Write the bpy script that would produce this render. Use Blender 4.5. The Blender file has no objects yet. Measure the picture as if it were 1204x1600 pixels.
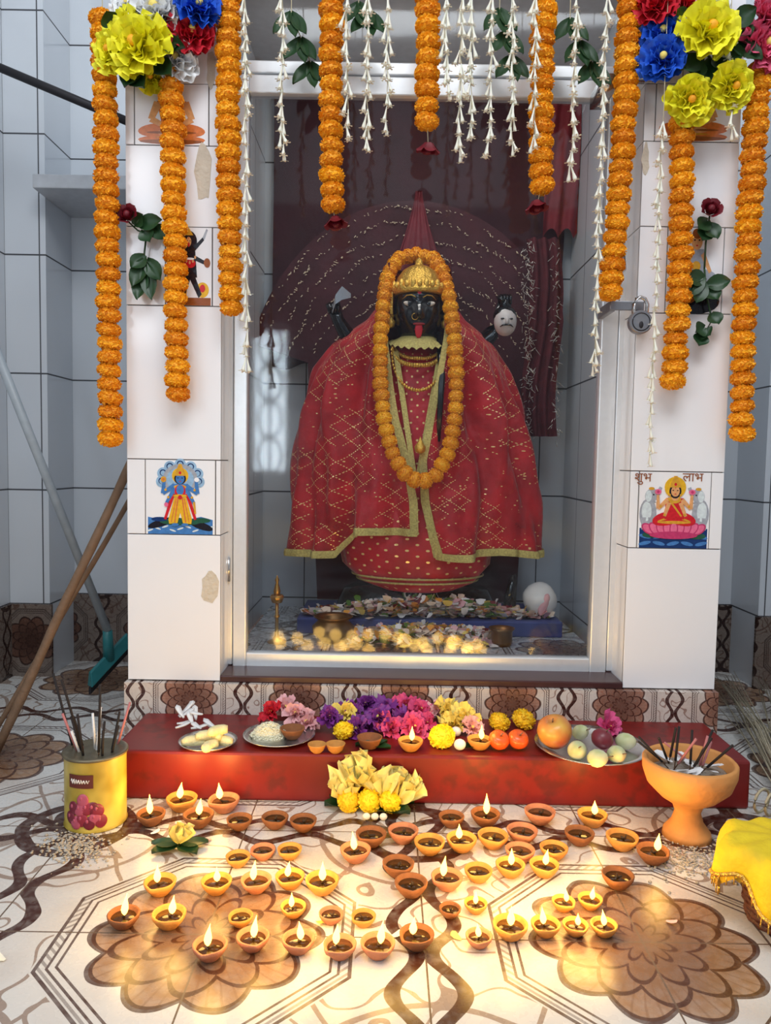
import bpy,math,random
from mathutils import Vector,Matrix,Euler
S=bpy.context.scene;C=S.collection;R=random.Random(7)
S.view_settings.view_transform='Standard'
V=Vector;pi=math.pi;sin=math.sin;cos=math.cos
# ---------- camera
F=1200.;CAM=V((0,0,.72));th=math.radians(3.8);ro=math.radians(1.0)
fw=V((0,cos(th),-sin(th)));u0=V((0,sin(th),cos(th)));r0=V((1,0,0))
rr=r0*cos(ro)+u0*sin(ro);uu=u0*cos(ro)-r0*sin(ro)
cd=bpy.data.cameras.new('camera');co=bpy.data.objects.new('camera',cd);C.objects.link(co)
cd.sensor_width=36;cd.lens=27;cd.clip_start=.02
mt=Matrix((rr,uu,-fw)).transposed().to_4x4();mt.translation=CAM;co.matrix_world=mt;S.camera=co
def ray(px,py):return fw*F+rr*(px-602)-uu*(py-800)
def P(px,py,Y):
    d=ray(px,py);return CAM+d*(Y/d.y)
def PZ(px,py,z):
    d=ray(px,py);return CAM+d*((z-CAM.z)/d.z)
def X(px,Y,py=700):return P(px,py,Y).x
def Z(py,Y,px=640):return P(px,py,Y).z
def lerp(tab,y):
    if y<=tab[0][0]:return tab[0][1:]
    for a,b in zip(tab,tab[1:]):
        if y<=b[0]:
            t=(y-a[0])/(b[0]-a[0]);return tuple(p+(q-p)*t for p,q in zip(a[1:],b[1:]))
    return tab[-1][1:]
# ---------- materials
def lin(c):return tuple(((x/255)/12.92 if x<=10 else (((x/255)+.055)/1.055)**2.4) for x in c)+(1,)
class G:
    def __init__(s,name):
        s.M=bpy.data.materials.new(name);s.M.use_nodes=True;s.t=s.M.node_tree;s.p=s.t.nodes['Principled BSDF']
        s.tc=s.n('ShaderNodeTexCoord')
    def n(s,ty,**k):
        o=s.t.nodes.new(ty)
        for a,b in k.items():s.put(o.inputs[a.replace('_',' ')],b)
        return o
    def put(s,i,v):
        if isinstance(v,bpy.types.NodeSocket):s.t.links.new(v,i)
        else:i.default_value=v
    def m(s,op,*a):
        o=s.t.nodes.new('ShaderNodeMath');o.operation=op
        for i,x in enumerate(a):s.put(o.inputs[i],x)
        return o.outputs[0]
    def mix(s,f,a,b):
        o=s.t.nodes.new('ShaderNodeMixRGB');s.put(o.inputs[0],f);s.put(o.inputs[1],a);s.put(o.inputs[2],b);return o.outputs[0]
    def noise(s,sc,src='Object',det=2):
        o=s.n('ShaderNodeTexNoise',Scale=sc,Detail=det);s.t.links.new(s.tc.outputs[src],o.inputs['Vector']);return o
    def xyz(s,src='Object'):
        o=s.n('ShaderNodeSeparateXYZ');s.t.links.new(s.tc.outputs[src],o.inputs[0]);return o.outputs
    def set(s,**k):
        for a,b in k.items():s.put(s.p.inputs[a.replace('_',' ')],b)
def mat(name,c,r=.5,m=0,v=.15,sc=40,b=0,rnd=0,em=0,sss=0,coat=0,c2=None):
    g=G(name);L=lin(c);nz=g.noise(sc)
    a=tuple(x*(1-v) for x in L[:3])+(1,);d=lin(c2) if c2 else tuple(min(1,x*(1+v)) for x in L[:3])+(1,)
    f=nz.outputs[0]
    if c2:f=g.m('SMOOTH_MIN',g.m('MAXIMUM',g.m('MULTIPLY_ADD',f,3.,-1.),0.),1.,.1)
    col=g.mix(f,a,d)
    if rnd:
        oi=g.n('ShaderNodeObjectInfo');h=g.n('ShaderNodeHueSaturation',Value=g.m('MULTIPLY_ADD',oi.outputs['Random'],rnd,1-rnd*.5),Hue=g.m('MULTIPLY_ADD',oi.outputs['Random'],.016,.494),Color=col);col=h.outputs[0]
    g.set(Base_Color=col,Roughness=r,Metallic=m)
    if b:
        bp=g.n('ShaderNodeBump',Strength=b,Distance=.01,Height=g.noise(sc*3).outputs[0]);g.set(Normal=bp.outputs[0])
    if em:g.set(Emission_Color=L,Emission_Strength=em)
    if sss:g.set(Subsurface_Weight=sss,Subsurface_Scale=.01)
    if coat:g.set(Coat_Weight=coat)
    return g.M
def floral(name,ax,ox,oy,Pd,base,dark,tan,rough=.2,grout=True):
    g=G(name);q=g.xyz();A,B=q[ax[0]],q[ax[1]];k=Pd/.664;m=g.m
    nz=g.noise(7/k).outputs[1];sp=g.n('ShaderNodeSeparateXYZ');g.t.links.new(nz,sp.inputs[0])
    au=m('WRAP',m('SUBTRACT',A,ox),Pd/2,-Pd/2);bu=m('WRAP',m('SUBTRACT',B,oy),Pd/2,-Pd/2)
    a=m('ADD',m('DIVIDE',au,k),m('MULTIPLY_ADD',sp.outputs[0],.024,-.012));b=m('ADD',m('DIVIDE',bu,k),m('MULTIPLY_ADD',sp.outputs[1],.024,-.012))
    aa=m('ABSOLUTE',a);ab=m('ABSOLUTE',b);r=m('SQRT',m('ADD',m('MULTIPLY',a,a),m('MULTIPLY',b,b)));t=m('ARCTAN2',b,a)
    gx=m('ABSOLUTE',m('DIVIDE',au,k));gy=m('ABSOLUTE',m('DIVIDE',bu,k))
    od=m('MAXIMUM',m('MAXIMUM',gx,gy),m('MULTIPLY',m('ADD',gx,gy),.7071))
    c=m('SUBTRACT',.332,aa);d=m('SUBTRACT',.332,ab);rc=m('SQRT',m('ADD',m('MULTIPLY',c,c),m('MULTIPLY',d,d)))
    cm=lambda x,y,w:m('COMPARE',x,y,w)
    mx=lambda *z:z[0] if len(z)==1 else m('MAXIMUM',z[0],mx(*z[1:]))
    big=g.noise(5/k).outputs[0];fine=g.noise(60/k).outputs[0]
    col=g.mix(m('MULTIPLY',m('MAXIMUM',m('SUBTRACT',big,.48),0.),1.3),base,tan)
    # concentric scalloped petals, alternating in angle ring by ring
    s4=m('ABSOLUTE',m('COSINE',m('MULTIPLY',t,5.)));s5=m('ABSOLUTE',m('SINE',m('MULTIPLY',t,5.)))
    rp=m('MULTIPLY_ADD',s4,.028,.143);rm=m('MULTIPLY_ADD',s5,.032,.103);rq=m('MULTIPLY_ADD',s4,.03,.064);rs=m('MULTIPLY_ADD',s5,.022,.026)
    ins=m('LESS_THAN',r,rp)
    col=g.mix(m('MULTIPLY',ins,m('MULTIPLY_ADD',fine,.5,.6)),col,tan)
    for ra_,rb_ in((rm,rp),(rq,rm),(rs,rq)):
        f=m('MULTIPLY',m('LESS_THAN',r,rb_),m('MINIMUM',m('MAXIMUM',m('DIVIDE',m('SUBTRACT',r,ra_),m('SUBTRACT',rb_,ra_)),0.),1.))
        col=g.mix(m('MULTIPLY',m('SUBTRACT',m('LESS_THAN',r,rb_),f),.32),col,dark)
    vein=m('MULTIPLY',ins,m('GREATER_THAN',m('SINE',m('MULTIPLY',t,50.)),.84))
    out=m('GREATER_THAN',od,.228)
    sw=m('MULTIPLY',out,mx(cm(m('FRACT',m('MULTIPLY',big,9.)),.5,.06),cm(rc,.185,.005),cm(m('SUBTRACT',aa,m('MULTIPLY',ab,.55)),.10,.004)))
    col=g.mix(m('MULTIPLY',mx(sw,m('MULTIPLY',vein,.6)),.7),col,tuple(.5*x+.5*y for x,y in zip(tan,dark)))
    w1=m('MULTIPLY_ADD',m('SINE',m('MULTIPLY',b,38.)),.02,.03);w2=m('MULTIPLY_ADD',m('SINE',m('MULTIPLY',a,38.)),.02,.03)
    band=m('MULTIPLY',out,mx(cm(c,w1,.0115),cm(d,w2,.0115),cm(rc,.10,.013)))
    ol=mx(cm(r,rp,.006),cm(r,rm,.005),cm(r,rq,.0045),cm(r,rs,.004),cm(od,.222,.0028),cm(od,.206,.002),m('MULTIPLY',m('MULTIPLY',cm(od,.214,.006),m('GREATER_THAN',m('SINE',m('MULTIPLY',m('ADD',gx,gy),420.)),.2)),.6),cm(od,.194,.002))
    col=g.mix(m('MULTIPLY',mx(band,m('MULTIPLY',ol,.9)),m('MULTIPLY_ADD',fine,.5,.7)),col,dark)
    if grout:
        gr=mx(m('LESS_THAN',gx,.0014),m('LESS_THAN',gy,.0014),m('GREATER_THAN',gx,.3306),m('GREATER_THAN',gy,.3306));col=g.mix(gr,col,lin((105,88,74)))
    g.set(Base_Color=col,Roughness=m('MULTIPLY_ADD',fine,.15,rough));return g.M
def tiles(name,ax,w,h,ox,oz,c=(218,224,231)):
    g=G(name);q=g.xyz();m=g.m
    a=m('WRAP',m('SUBTRACT',q[ax],ox),w/2,-w/2);b=m('WRAP',m('SUBTRACT',q[2],oz),h/2,-h/2)
    gr=m('MAXIMUM',m('LESS_THAN',m('ABSOLUTE',a),.002),m('LESS_THAN',m('ABSOLUTE',b),.0025))
    nz=g.noise(3).outputs[0];L=lin(c);col=g.mix(nz,tuple(x*.84 for x in L[:3])+(1,),L)
    g.set(Base_Color=g.mix(gr,col,lin((70,72,78))),Roughness=m('MULTIPLY_ADD',gr,.5,.14));return g.M
def sequin(name,c,kind,gold=(248,212,140)):
    g=G(name);q=g.xyz('UV');m=g.m;u,v=q[0],q[1];nz=g.noise(14,det=4).outputs[0]
    sp=lambda x,p:m('ABSOLUTE',m('WRAP',x,p/2,-p/2))
    if kind=='diamond':
        p=m('ADD',m('MULTIPLY',u,1.25),v);s=m('SUBTRACT',m('MULTIPLY',u,1.25),v);T=.042
        l1=m('MULTIPLY',m('LESS_THAN',sp(p,T),.0013),m('LESS_THAN',sp(s,.0085),.0020))
        l2=m('MULTIPLY',m('LESS_THAN',sp(s,T),.0013),m('LESS_THAN',sp(p,.0085),.0020));k=m('MAXIMUM',l1,l2)
        k=m('MULTIPLY',k,m('GREATER_THAN',g.noise(8).outputs[0],.48))
        vo=g.n('ShaderNodeTexVoronoi',Scale=85.);g.t.links.new(g.tc.outputs['UV'],vo.inputs['Vector'])
        k=m('MAXIMUM',k,m('MULTIPLY',m('LESS_THAN',vo.outputs['Distance'],.15),m('GREATER_THAN',g.noise(30).outputs[0],.48)))
        g.set(Alpha=m('MAXIMUM',k,m('MULTIPLY_ADD',nz,.5,.5)))
    else:
        T=.034;p=sp(m('ADD',u,v),T);s=sp(m('SUBTRACT',u,v),T)
        k=m('LESS_THAN',m('ADD',m('MULTIPLY',p,p),m('MULTIPLY',s,s)),.00002)
    L=lin(c);col=g.mix(nz,tuple(x*.4 for x in L[:3])+(1,),tuple(min(1,x*1.6) for x in L[:3])+(1,))
    g.set(Base_Color=g.mix(k,col,lin(gold)),Roughness=m('MULTIPLY_ADD',k,-.35,.55),Metallic=m('MULTIPLY',k,.2),Sheen_Weight=.25)
    bp=g.n('ShaderNodeBump',Strength=.5,Distance=.008,Height=g.noise(34).outputs[0]);g.set(Normal=bp.outputs[0]);return g.M
def glass():
    M=bpy.data.materials.new('pane_glass');M.use_nodes=True;t=M.node_tree;t.nodes.clear();N=t.nodes.new
    o=N('ShaderNodeOutputMaterial');mx=N('ShaderNodeMixShader');tr=N('ShaderNodeBsdfTransparent');gl=N('ShaderNodeBsdfGlossy');fr=N('ShaderNodeFresnel');ad=N('ShaderNodeMath')
    nz=N('ShaderNodeTexNoise');nz.inputs['Scale'].default_value=3
    tr.inputs[0].default_value=(.93,.96,.98,1);gl.inputs['Roughness'].default_value=.05;fr.inputs[0].default_value=1.27
    ad.operation='MULTIPLY_ADD';ad.inputs[1].default_value=.024;t.links.new(nz.outputs[0],ad.inputs[0]);t.links.new(fr.outputs[0],ad.inputs[2])
    t.links.new(ad.outputs[0],mx.inputs[0]);t.links.new(tr.outputs[0],mx.inputs[1]);t.links.new(gl.outputs[0],mx.inputs[2]);t.links.new(mx.outputs[0],o.inputs[0]);return M
# ---------- mesh building
def wl(o):
    v=V((0,0,0))
    while o:v=v+o.location;o=o.parent
    return v
class M:
    def __init__(s):s.v=[];s.f=[];s.m=[];s.k=0;s.uv=[]
    def add(s,vs,fs):
        o=len(s.v);s.v+=[V(v) for v in vs];s.f+=[[o+i for i in f] for f in fs];s.m+=[s.k]*len(fs);return s
    def box(s,x0,x1,y0,y1,z0,z1):
        return s.add([(x,y,z) for z in(z0,z1) for x,y in((x0,y0),(x1,y0),(x1,y1),(x0,y1))],[(3,2,1,0),(4,5,6,7),(0,1,5,4),(1,2,6,5),(2,3,7,6),(3,0,4,7)])
    def loft(s,rs,closed=True,cap=True):
        n=len(rs[0]);fs=[]
        for i in range(len(rs)-1):
            for j in range(n if closed else n-1):
                k=(j+1)%n;fs.append((i*n+j,i*n+k,(i+1)*n+k,(i+1)*n+j))
        if cap and closed:fs+=[tuple(range(n))[::-1],tuple(range((len(rs)-1)*n,len(rs)*n))]
        return s.add([p for r in rs for p in r],fs)
    def lathe(s,prof,n=24,c=(0,0,0),wob=None,sx=1,sy=1):
        c=V(c);rs=[]
        for r,z in prof:
            rs.append([c+V((max(r,1e-5)*(wob(2*pi*j/n,z) if wob else 1)*cos(2*pi*j/n)*sx,max(r,1e-5)*(wob(2*pi*j/n,z) if wob else 1)*sin(2*pi*j/n)*sy,z)) for j in range(n)])
        return s.loft(rs)
    def tube(s,pts,r,n=6):
        pts=[V(p) for p in pts];rs=[]
        for i,p in enumerate(pts):
            d=(pts[min(i+1,len(pts)-1)]-pts[max(i-1,0)]).normalized();a=d.cross(V((0,0,1)) if abs(d.z)<.9 else V((1,0,0))).normalized();b=d.cross(a)
            q=r[i] if isinstance(r,(list,tuple)) else r
            rs.append([p+(a*cos(2*pi*j/n)+b*sin(2*pi*j/n))*q for j in range(n)])
        return s.loft(rs)
    def ell(s,c,r,n=14,k=9,rot=None):
        c=V(c);rs=[]
        for i in range(k+1):
            f=-pi/2+pi*(i*.98+.01*k)/k;ring=[]
            for j in range(n):
                p=V((r[0]*cos(f)*cos(2*pi*j/n),r[1]*cos(f)*sin(2*pi*j/n),r[2]*sin(f)))
                if rot:p=rot@p
                ring.append(c+p)
            rs.append(ring)
        return s.loft(rs)
    def petal(s,b,d,u,l,w,curl=0,ruf=0,nr=3,nc=4,leaf=False):
        b=V(b);d=V(d).normalized();sd=d.cross(V(u)).normalized();u=sd.cross(d);vs=[];ph=R.random()*6
        for i in range(nr+1):
            t=i/nr;ww=w*(max(0,sin(pi*(.04+.95*t)))**.8 if leaf else (.3+.7*sin(pi*.5*t)))
            for j in range(nc+1):
                q=2*j/nc-1;tt=t-(0 if leaf else .18*q*q*t)
                vs.append(b+d*(l*tt)+sd*(ww*q)+u*(l*curl*t*t+ruf*l*sin(q*6+ph)*t+(abs(q)*w*.35 if leaf else 0)))
        n=nc+1;return s.add(vs,[(i*n+j,i*n+j+1,(i+1)*n+j+1,(i+1)*n+j) for i in range(nr) for j in range(nc)])
    def build(s,name,mats,parent=None,smooth=True,bevel=0,label=None,org=False):
        me=bpy.data.meshes.new(name)
        off=wl(parent) if parent else V((0,0,0))
        if org:
            xs=[v.x for v in s.v];ys=[v.y for v in s.v];off=V(((min(xs)+max(xs))/2,(min(ys)+max(ys))/2,min(v.z for v in s.v)))
        me.from_pydata([v-off for v in s.v],[],s.f)
        for m_ in (mats if isinstance(mats,(list,tuple)) else [mats]):me.materials.append(m_)
        for p,k in zip(me.polygons,s.m):p.material_index=k;p.use_smooth=smooth
        if s.uv:
            ul=me.uv_layers.new(name='UVMap')
            for lp in me.loops:ul.data[lp.index].uv=s.uv[lp.vertex_index]
        me.update();o=bpy.data.objects.new(name,me);C.objects.link(o);o.parent=parent
        if org:o.location=off
        if bevel:
            b=o.modifiers.new('bevel','BEVEL');b.width=bevel;b.segments=2;b.limit_method='ANGLE'
        if label:o['label']=label
        return o
def tag(o,label,cat,group=None):
    o['label']=label;o['category']=cat
    if group:o['group']=group
    return o
def thing(name,label,cat,loc=(0,0,0),group=None):
    o=bpy.data.objects.new(name,None);C.objects.link(o);o.location=loc;o.empty_display_size=.02;return tag(o,label,cat,group)
def struct(m,name,mats,**k):
    o=m.build(name,mats,**k);o['kind']='structure';return o
def dup(o,loc=None,parent=None,label=None,rz=None,sc=None):
    c=o.copy();C.objects.link(c);c.parent=parent
    if loc is not None:c.location=loc
    if label:c['label']=label
    if rz is not None:c.rotation_euler=(0,0,rz)
    if sc:c.scale=(sc,)*3
    for ch in list(o.children):dup(ch,parent=c)
    return c
# ---------- palette
alu=mat('aluminium',(230,233,236),.28,.35,.05,60);steel=mat('steel',(200,200,200),.22,.9,.08,30);locks=mat('lock_steel',(150,152,158),.38,.75,.2,60);iron=mat('dark_iron',(48,46,50),.5,.5)
brass=mat('brass',(200,150,70),.28,.9,.2,30);oldbrass=mat('old_brass',(135,96,58),.35,.8,.3,30);gold=mat('gold_trim',(240,196,120),.35,.4,.65,190,.5)
goldp=mat('gold_crown',(228,180,80),.28,.7,.3,90,.4);black=mat('black_stone',(14,12,15),.2,0,.3,30,0,coat=.4);maroon=mat('maroon_cloth',(60,20,30),.8,0,.5,9,.3)
redcloth=mat('red_cloth',(120,24,34),.75,0,.5,14,.3);white=mat('white_tile',(243,244,247),.12,0,.03,4);grout=mat('grout',(105,100,98),.9)
orange=mat('marigold_orange',(255,170,26),.6,0,.12,120,0,rnd=.14);yellow=mat('marigold_yellow',(248,202,30),.65,0,.2,90,0,rnd=.2)
cream=mat('tuberose_cream',(240,236,220),.5,0,.08,60,0,sss=.1);thread=mat('thread',(190,180,150),.8);leafm=mat('leaf_green',(34,66,34),.4,0,.35,25);leafl=mat('leaf_light',(95,135,50),.45,0,.3,25)
fy=mat('cloth_yellow',(253,238,40),.6,0,.14,60);fw_=mat('cloth_white',(238,238,238),.6,0,.06,60);fr_=mat('cloth_red',(205,28,48),.6,0,.2,60);fb_=mat('cloth_blue',(28,90,205),.6,0,.2,60);fp_=mat('cloth_pink',(232,95,130),.6,0,.2,60)
rosem=mat('rose_red',(110,8,28),.55,0,.3,60);purple=mat('petal_purple',(130,50,140),.6,0,.4,60);pink=mat('petal_pink',(220,80,135),.6,0,.4,60);pinkl=mat('petal_light_pink',(240,180,182),.6,0,.2,60)
yelp=mat('petal_yellow',(250,216,110),.6,0,.2,60);palep=mat('petal_pale_yellow',(250,222,140),.6,0,.3,40,0,sss=.1);clay=mat('clay_orange',(206,142,66),.75,0,.25,70,.15);clay2=mat('clay_pink',(192,124,90),.8,0,.25,70,.15);clay3=mat('clay_brown',(140,86,48),.8,0,.3,70,.15)
oil=mat('oil',(60,40,16),.12,0,.3,40);wickm=mat('wick',(60,45,35),.9);flame=mat('flame',(255,200,92),.5,0,.05,40,em=6.)
wood=mat('stick_wood',(118,92,70),.7,0,.3,40,.2);teal=mat('teal_plastic',(40,120,125),.4);greyp=mat('grey_plastic',(160,170,178),.4);straw=mat('straw',(165,155,132),.8,0,.4,60)
redpaint=G('red_paint');_a=redpaint.noise(6,det=5).outputs[0];_b=redpaint.noise(34,det=4).outputs[0]
_k=redpaint.m('MULTIPLY',redpaint.m('MINIMUM',redpaint.m('MAXIMUM',redpaint.m('MULTIPLY_ADD',redpaint.m('MULTIPLY',_a,_b),9.,-2.5),0.),1.),.5)
redpaint.set(Base_Color=redpaint.mix(_k,redpaint.mix(_a,lin((80,11,13)),lin((148,30,28))),lin((56,24,22))),Roughness=.42);redpaint=redpaint.M
# ---------- setting
YC,YD,YB=1.84,1.93,2.67;RT=.104;ZP=Z(1074,1.82);ZI=.205
TH=Z(775,YB,90)-Z(935,YB,90);BZ=.237
tb=tiles('tile_back',0,.27,TH*1.03,X(112,YB),BZ);ts=tiles('tile_side',1,.27,TH*1.03,2.47,BZ)
cA=PZ(312,1487,0);cB=PZ(990,1447,0)
fl=floral('floor_tiles',(0,1),cA.x,(cA.y+cB.y)/2,cB.x-cA.x,lin((212,211,208)),lin((66,34,24)),lin((156,116,80)),.2)
fd=floral('skirting_tiles',(0,2),.1,.118,.31,lin((120,108,100)),lin((40,22,20)),lin((95,62,48)),grout=False)
fd2=floral('skirting_side',(1,2),.1,.118,.31,lin((120,108,100)),lin((40,22,20)),lin((95,62,48)),grout=False)
fr2=floral('riser_tiles',(0,2),X(640,1.82),.14,.26,lin((218,208,198)),lin((62,24,18)),lin((170,115,90)),grout=False)
XL=X(12,2.47);XR=X(1240,2.47)
m=M().box(-2.4,2.4,-1.8,2.9,-.05,0);struct(m,'floor',fl,smooth=False)
m=M().box(XL-.1,XR+.1,YB,YB+.1,0,2.4);struct(m,'wall_back',tb,smooth=False)
m=M().box(XL-.1,XL,.9,YB,0,2.4);struct(m,'wall_left',ts,smooth=False)
m=M().box(XR,XR+.1,.9,YB,0,2.4);struct(m,'wall_right',ts,smooth=False)
pl,pr=X(75,2.47),X(1197,2.47)
m=M().box(XL,pl,2.47,YB-.001,0,2.4);struct(m,'wall_left_pilaster',tiles('tile_pl',0,.27,TH*1.03,pl-.02,BZ),smooth=False)
m=M().box(pr,XR,2.47,YB-.001,0,2.4);struct(m,'wall_right_pilaster',tiles('tile_pr',0,.27,TH*1.03,pr+.02,BZ),smooth=False)
# front wall of the hall with a tall grilled window, seen only as a reflection in the door glass
WY=-1.6;wv=3.86-WY;w0,w1=P(390,600,wv).x,P(450,600,wv).x;wz0,wz1=P(420,740,wv).z,P(420,510,wv).z
hallw=mat('hall_wall',(150,154,164),.7,0,.1,3)
m=M();m.box(-2.4,w0,WY-.1,WY,0,2.5);m.box(w1,2.4,WY-.1,WY,0,2.5);m.box(w0,w1,WY-.1,WY,0,wz0);m.box(w0,w1,WY-.1,WY,wz1,2.5);struct(m,'wall_front',hallw,smooth=False)
wn=M();wn.box(w0,w0+.02,WY-.06,WY+.01,wz0,wz1);wn.box(w1-.02,w1,WY-.06,WY+.01,wz0,wz1);wn.box(w0,w1,WY-.06,WY+.01,wz1-.02,wz1);wn.box(w0,w1,WY-.06,WY+.01,wz0,wz0+.02);wo=struct(wn,'window_1',iron,smooth=False)
m=M();cxw=(w0+w1)/2
for i in range(4):
    zc=wz0+(wz1-wz0)*(i+.5)/4
    for s in(-1,1):m.tube([V((cxw+s*(.014+.07*abs(sin(t))),WY-.02,zc+.12*cos(t))) for t in [pi*k/12 for k in range(13)]],.012,6)
m.tube([V((cxw,WY-.02,wz0)),V((cxw,WY-.02,wz1))],.012,6);m.build('window_grille',iron,wo)
SX0,SX1=X(199,YC),X(1132,YC);IX0,IX1=X(345,YC),X(986,YC)
m=M();m.box(pl,SX0+.02,YB-.012,YB-.0005,0,BZ);m.box(XL,pl+.01,2.458,2.4695,0,BZ);struct(m,'baseboard_back',fd,smooth=False)
m=M();m.box(SX1-.02,pr,YB-.012,YB-.0005,0,BZ);m.box(pr-.01,XR,2.458,2.4695,0,BZ);struct(m,'baseboard_back_right',fd,smooth=False)
m=M();m.box(XL+.0005,XL+.011,.9,2.458,0,BZ);struct(m,'baseboard_left',fd2,smooth=False)
m=M();m.box(XR-.011,XR-.0005,.9,2.458,0,BZ);struct(m,'baseboard_right',fd2,smooth=False)
m=M().box(SX0-.004,SX1+.004,1.82,YB-.013,0,ZP);struct(m,'trim_1',fr2,smooth=False)
m=M().box(IX0,IX1,YC-.006,YB-.001,ZP,ZI-.012);struct(m,'trim_2',mat('sill_stone',(70,40,40),.3,0,.4,12),smooth=False,bevel=.003)
m=M().box(IX0,IX1,YD+.06,YB-.001,ZI-.012,ZI);struct(m,'floor_shrine',floral('shrine_floor',(0,1),0,2.1,.5,lin((190,195,200)),lin((60,40,40)),lin((150,140,130))),smooth=False)
m=M();m.box(SX0+.01,IX0-.03,YC+.14,YB-.013,ZP,1.95);struct(m,'wall_shrine_left',ts,smooth=False)
m=M();m.box(IX1+.03,SX1-.01,YC+.14,YB-.013,ZP,1.95);struct(m,'wall_shrine_right',ts,smooth=False)
m=M().box(SX0,SX1,1.72,YB-.001,1.95,2.05);struct(m,'ceiling_shrine',mat('plaster',(205,205,205),.8),smooth=False)
rx0,rx1=X(172,1.575,1220),X(1172,1.575,1220)
tag(M().box(rx0,rx1,1.575,1.8195,0,RT).build('offering_ledge',redpaint,smooth=False,bevel=.006,org=True),'low red painted ledge below the glass shrine door, holding plates and flowers','ledge')
# ---------- pillars with picture tiles
pm={k:mat('glaze_'+k,c,.15,0,.3,130) for k,c in dict(blue=(70,125,190),sky=(150,185,215),navy=(25,55,110),yel=(235,180,40),red=(205,35,45),pink=(240,110,150),skin=(225,165,110),brown=(150,85,45),dk=(30,28,36),grn=(40,90,70),gry=(165,170,180),gold=(215,160,50),org=(215,120,60),rose=(195,60,110),foam=(215,228,238)).items()};pm['bg']=white
def E(k,cx,cy,rx,ry,n=20,rot=0):
    return (k,[(cx+rx*cos(2*pi*i/n)*cos(rot)-ry*sin(2*pi*i/n)*sin(rot),cy+rx*cos(2*pi*i/n)*sin(rot)+ry*sin(2*pi*i/n)*cos(rot)) for i in range(n)])
def Q(k,*p):return (k,list(p))
def limb(k,p,q,w):
    d=V((q[0]-p[0],q[1]-p[1]));n_=V((-d.y,d.x)).normalized()*w;return (k,[(p[0]+n_.x,p[1]+n_.y),(p[0]-n_.x,p[1]-n_.y),(q[0]-n_.x*.7,q[1]-n_.y*.7),(q[0]+n_.x*.7,q[1]+n_.y*.7)])
def face(x,y,s,k):
    return [E('dk',x-.03*s,y+.01*s,.012*s,.007*s,8),E('dk',x+.03*s,y+.01*s,.012*s,.007*s,8),E('red',x,y-.035*s,.016*s,.006*s,8),E('red',x,y+.045*s,.006*s,.012*s,8)]
def dots(k,pts,r):return [E(k,a,b,r,r,8) for a,b in pts]
waves=[E('foam',.06+.11*i,.05+.05*(i%3)/2,.05,.012,10,.3*(-1)**i) for i in range(9)]
def pic(par,x0,x1,z0,z1,shapes,label):
    ms=['bg']+[k for k in dict.fromkeys(s[0] for s in shapes) if k!='bg'];m=M();m.box(x0,x1,YC-.0035,YC+.002,z0,z1)
    for i,(k,p) in enumerate(shapes):
        m.k=ms.index(k);w=[(x0+(x1-x0)*a,z0+(z1-z0)*b) for a,b in p];y=YC-.0036-.00004*(i+1)
        m.loft([[V((a,YC-.003,b)) for a,b in w],[V((a,y,b)) for a,b in w]])
    return m.build('picture_tile',[pm[k] for k in ms],par,smooth=False,label=label)
stand=[Q('blue',(0.03,0),(.97,0),(.97,.2),(.8,.24),(.6,.2),(.4,.24),(.2,.2),(.03,.23))]+waves+[E('dk',.22,.15,.2,.05,20,.3),E('dk',.8,.12,.18,.05,20,-.3),E('grn',.5,.17,.3,.05),E('navy',.2,.2,.12,.03),E('grn',.8,.19,.14,.035)]+[E('sky',.5+.27*cos(a),.74+.2*sin(a),.085,.08) for a in (-.15,.4,.98,1.57,2.16,2.74,3.3)]+[E('navy',.5+.27*cos(a),.75+.2*sin(a),.05,.045,12) for a in (-.15,.4,.98,1.57,2.16,2.74,3.3)]+[E('sky',.5+.27*cos(a),.745+.2*sin(a),.035,.035,12) for a in (-.15,.4,.98,1.57,2.16,2.74,3.3)]+[E('gry',.5,.75,.25,.2),E('sky',.5,.74,.2,.16),E('yel',.5,.79,.12,.11),
 Q('yel',(.42,.52),(.58,.52),(.67,.2),(.66,.14),(.54,.15),(.5,.3),(.46,.15),(.34,.14),(.33,.2)),limb('org',(.47,.5),(.42,.16),.012),limb('org',(.53,.5),(.58,.16),.012),limb('org',(.56,.48),(.63,.16),.008),limb('org',(.44,.48),(.37,.16),.008),limb('red',(.4,.55),(.28,.2),.025),limb('red',(.6,.55),(.72,.2),.025),limb('blue',(.42,.66),(.25,.55),.035),limb('blue',(.25,.55),(.27,.72),.03),limb('blue',(.58,.66),(.75,.55),.035),limb('blue',(.75,.55),(.73,.72),.03),limb('blue',(.43,.64),(.3,.42),.03),limb('blue',(.57,.64),(.7,.42),.03),Q('blue',(.4,.68),(.6,.68),(.57,.5),(.43,.5)),E('gold',.5,.64,.09,.03),E('red',.5,.58,.08,.09),E('blue',.5,.6,.055,.07),E('yel',.5,.52,.1,.02),E('red',.5,.5,.03,.03),E('dk',.5,.75,.085,.075),E('blue',.5,.75,.062,.07)]+face(.5,.75,1,'blue')+[Q('gold',(.42,.79),(.58,.79),(.55,.87),(.52,.95),(.48,.95),(.45,.87)),E('red',.5,.83,.02,.02),E('gold',.26,.74,.04,.04),E('org',.26,.74,.02,.02),E('bg',.74,.74,.035,.03),E('pink',.3,.4,.03,.03),limb('gold',(.7,.44),(.72,.28),.015)]+dots('gold',[(.33,.5),(.67,.5),(.29,.6),(.71,.6)],.018)+[E('blue',.43,.13,.05,.02),E('blue',.57,.13,.05,.02)]
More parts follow.
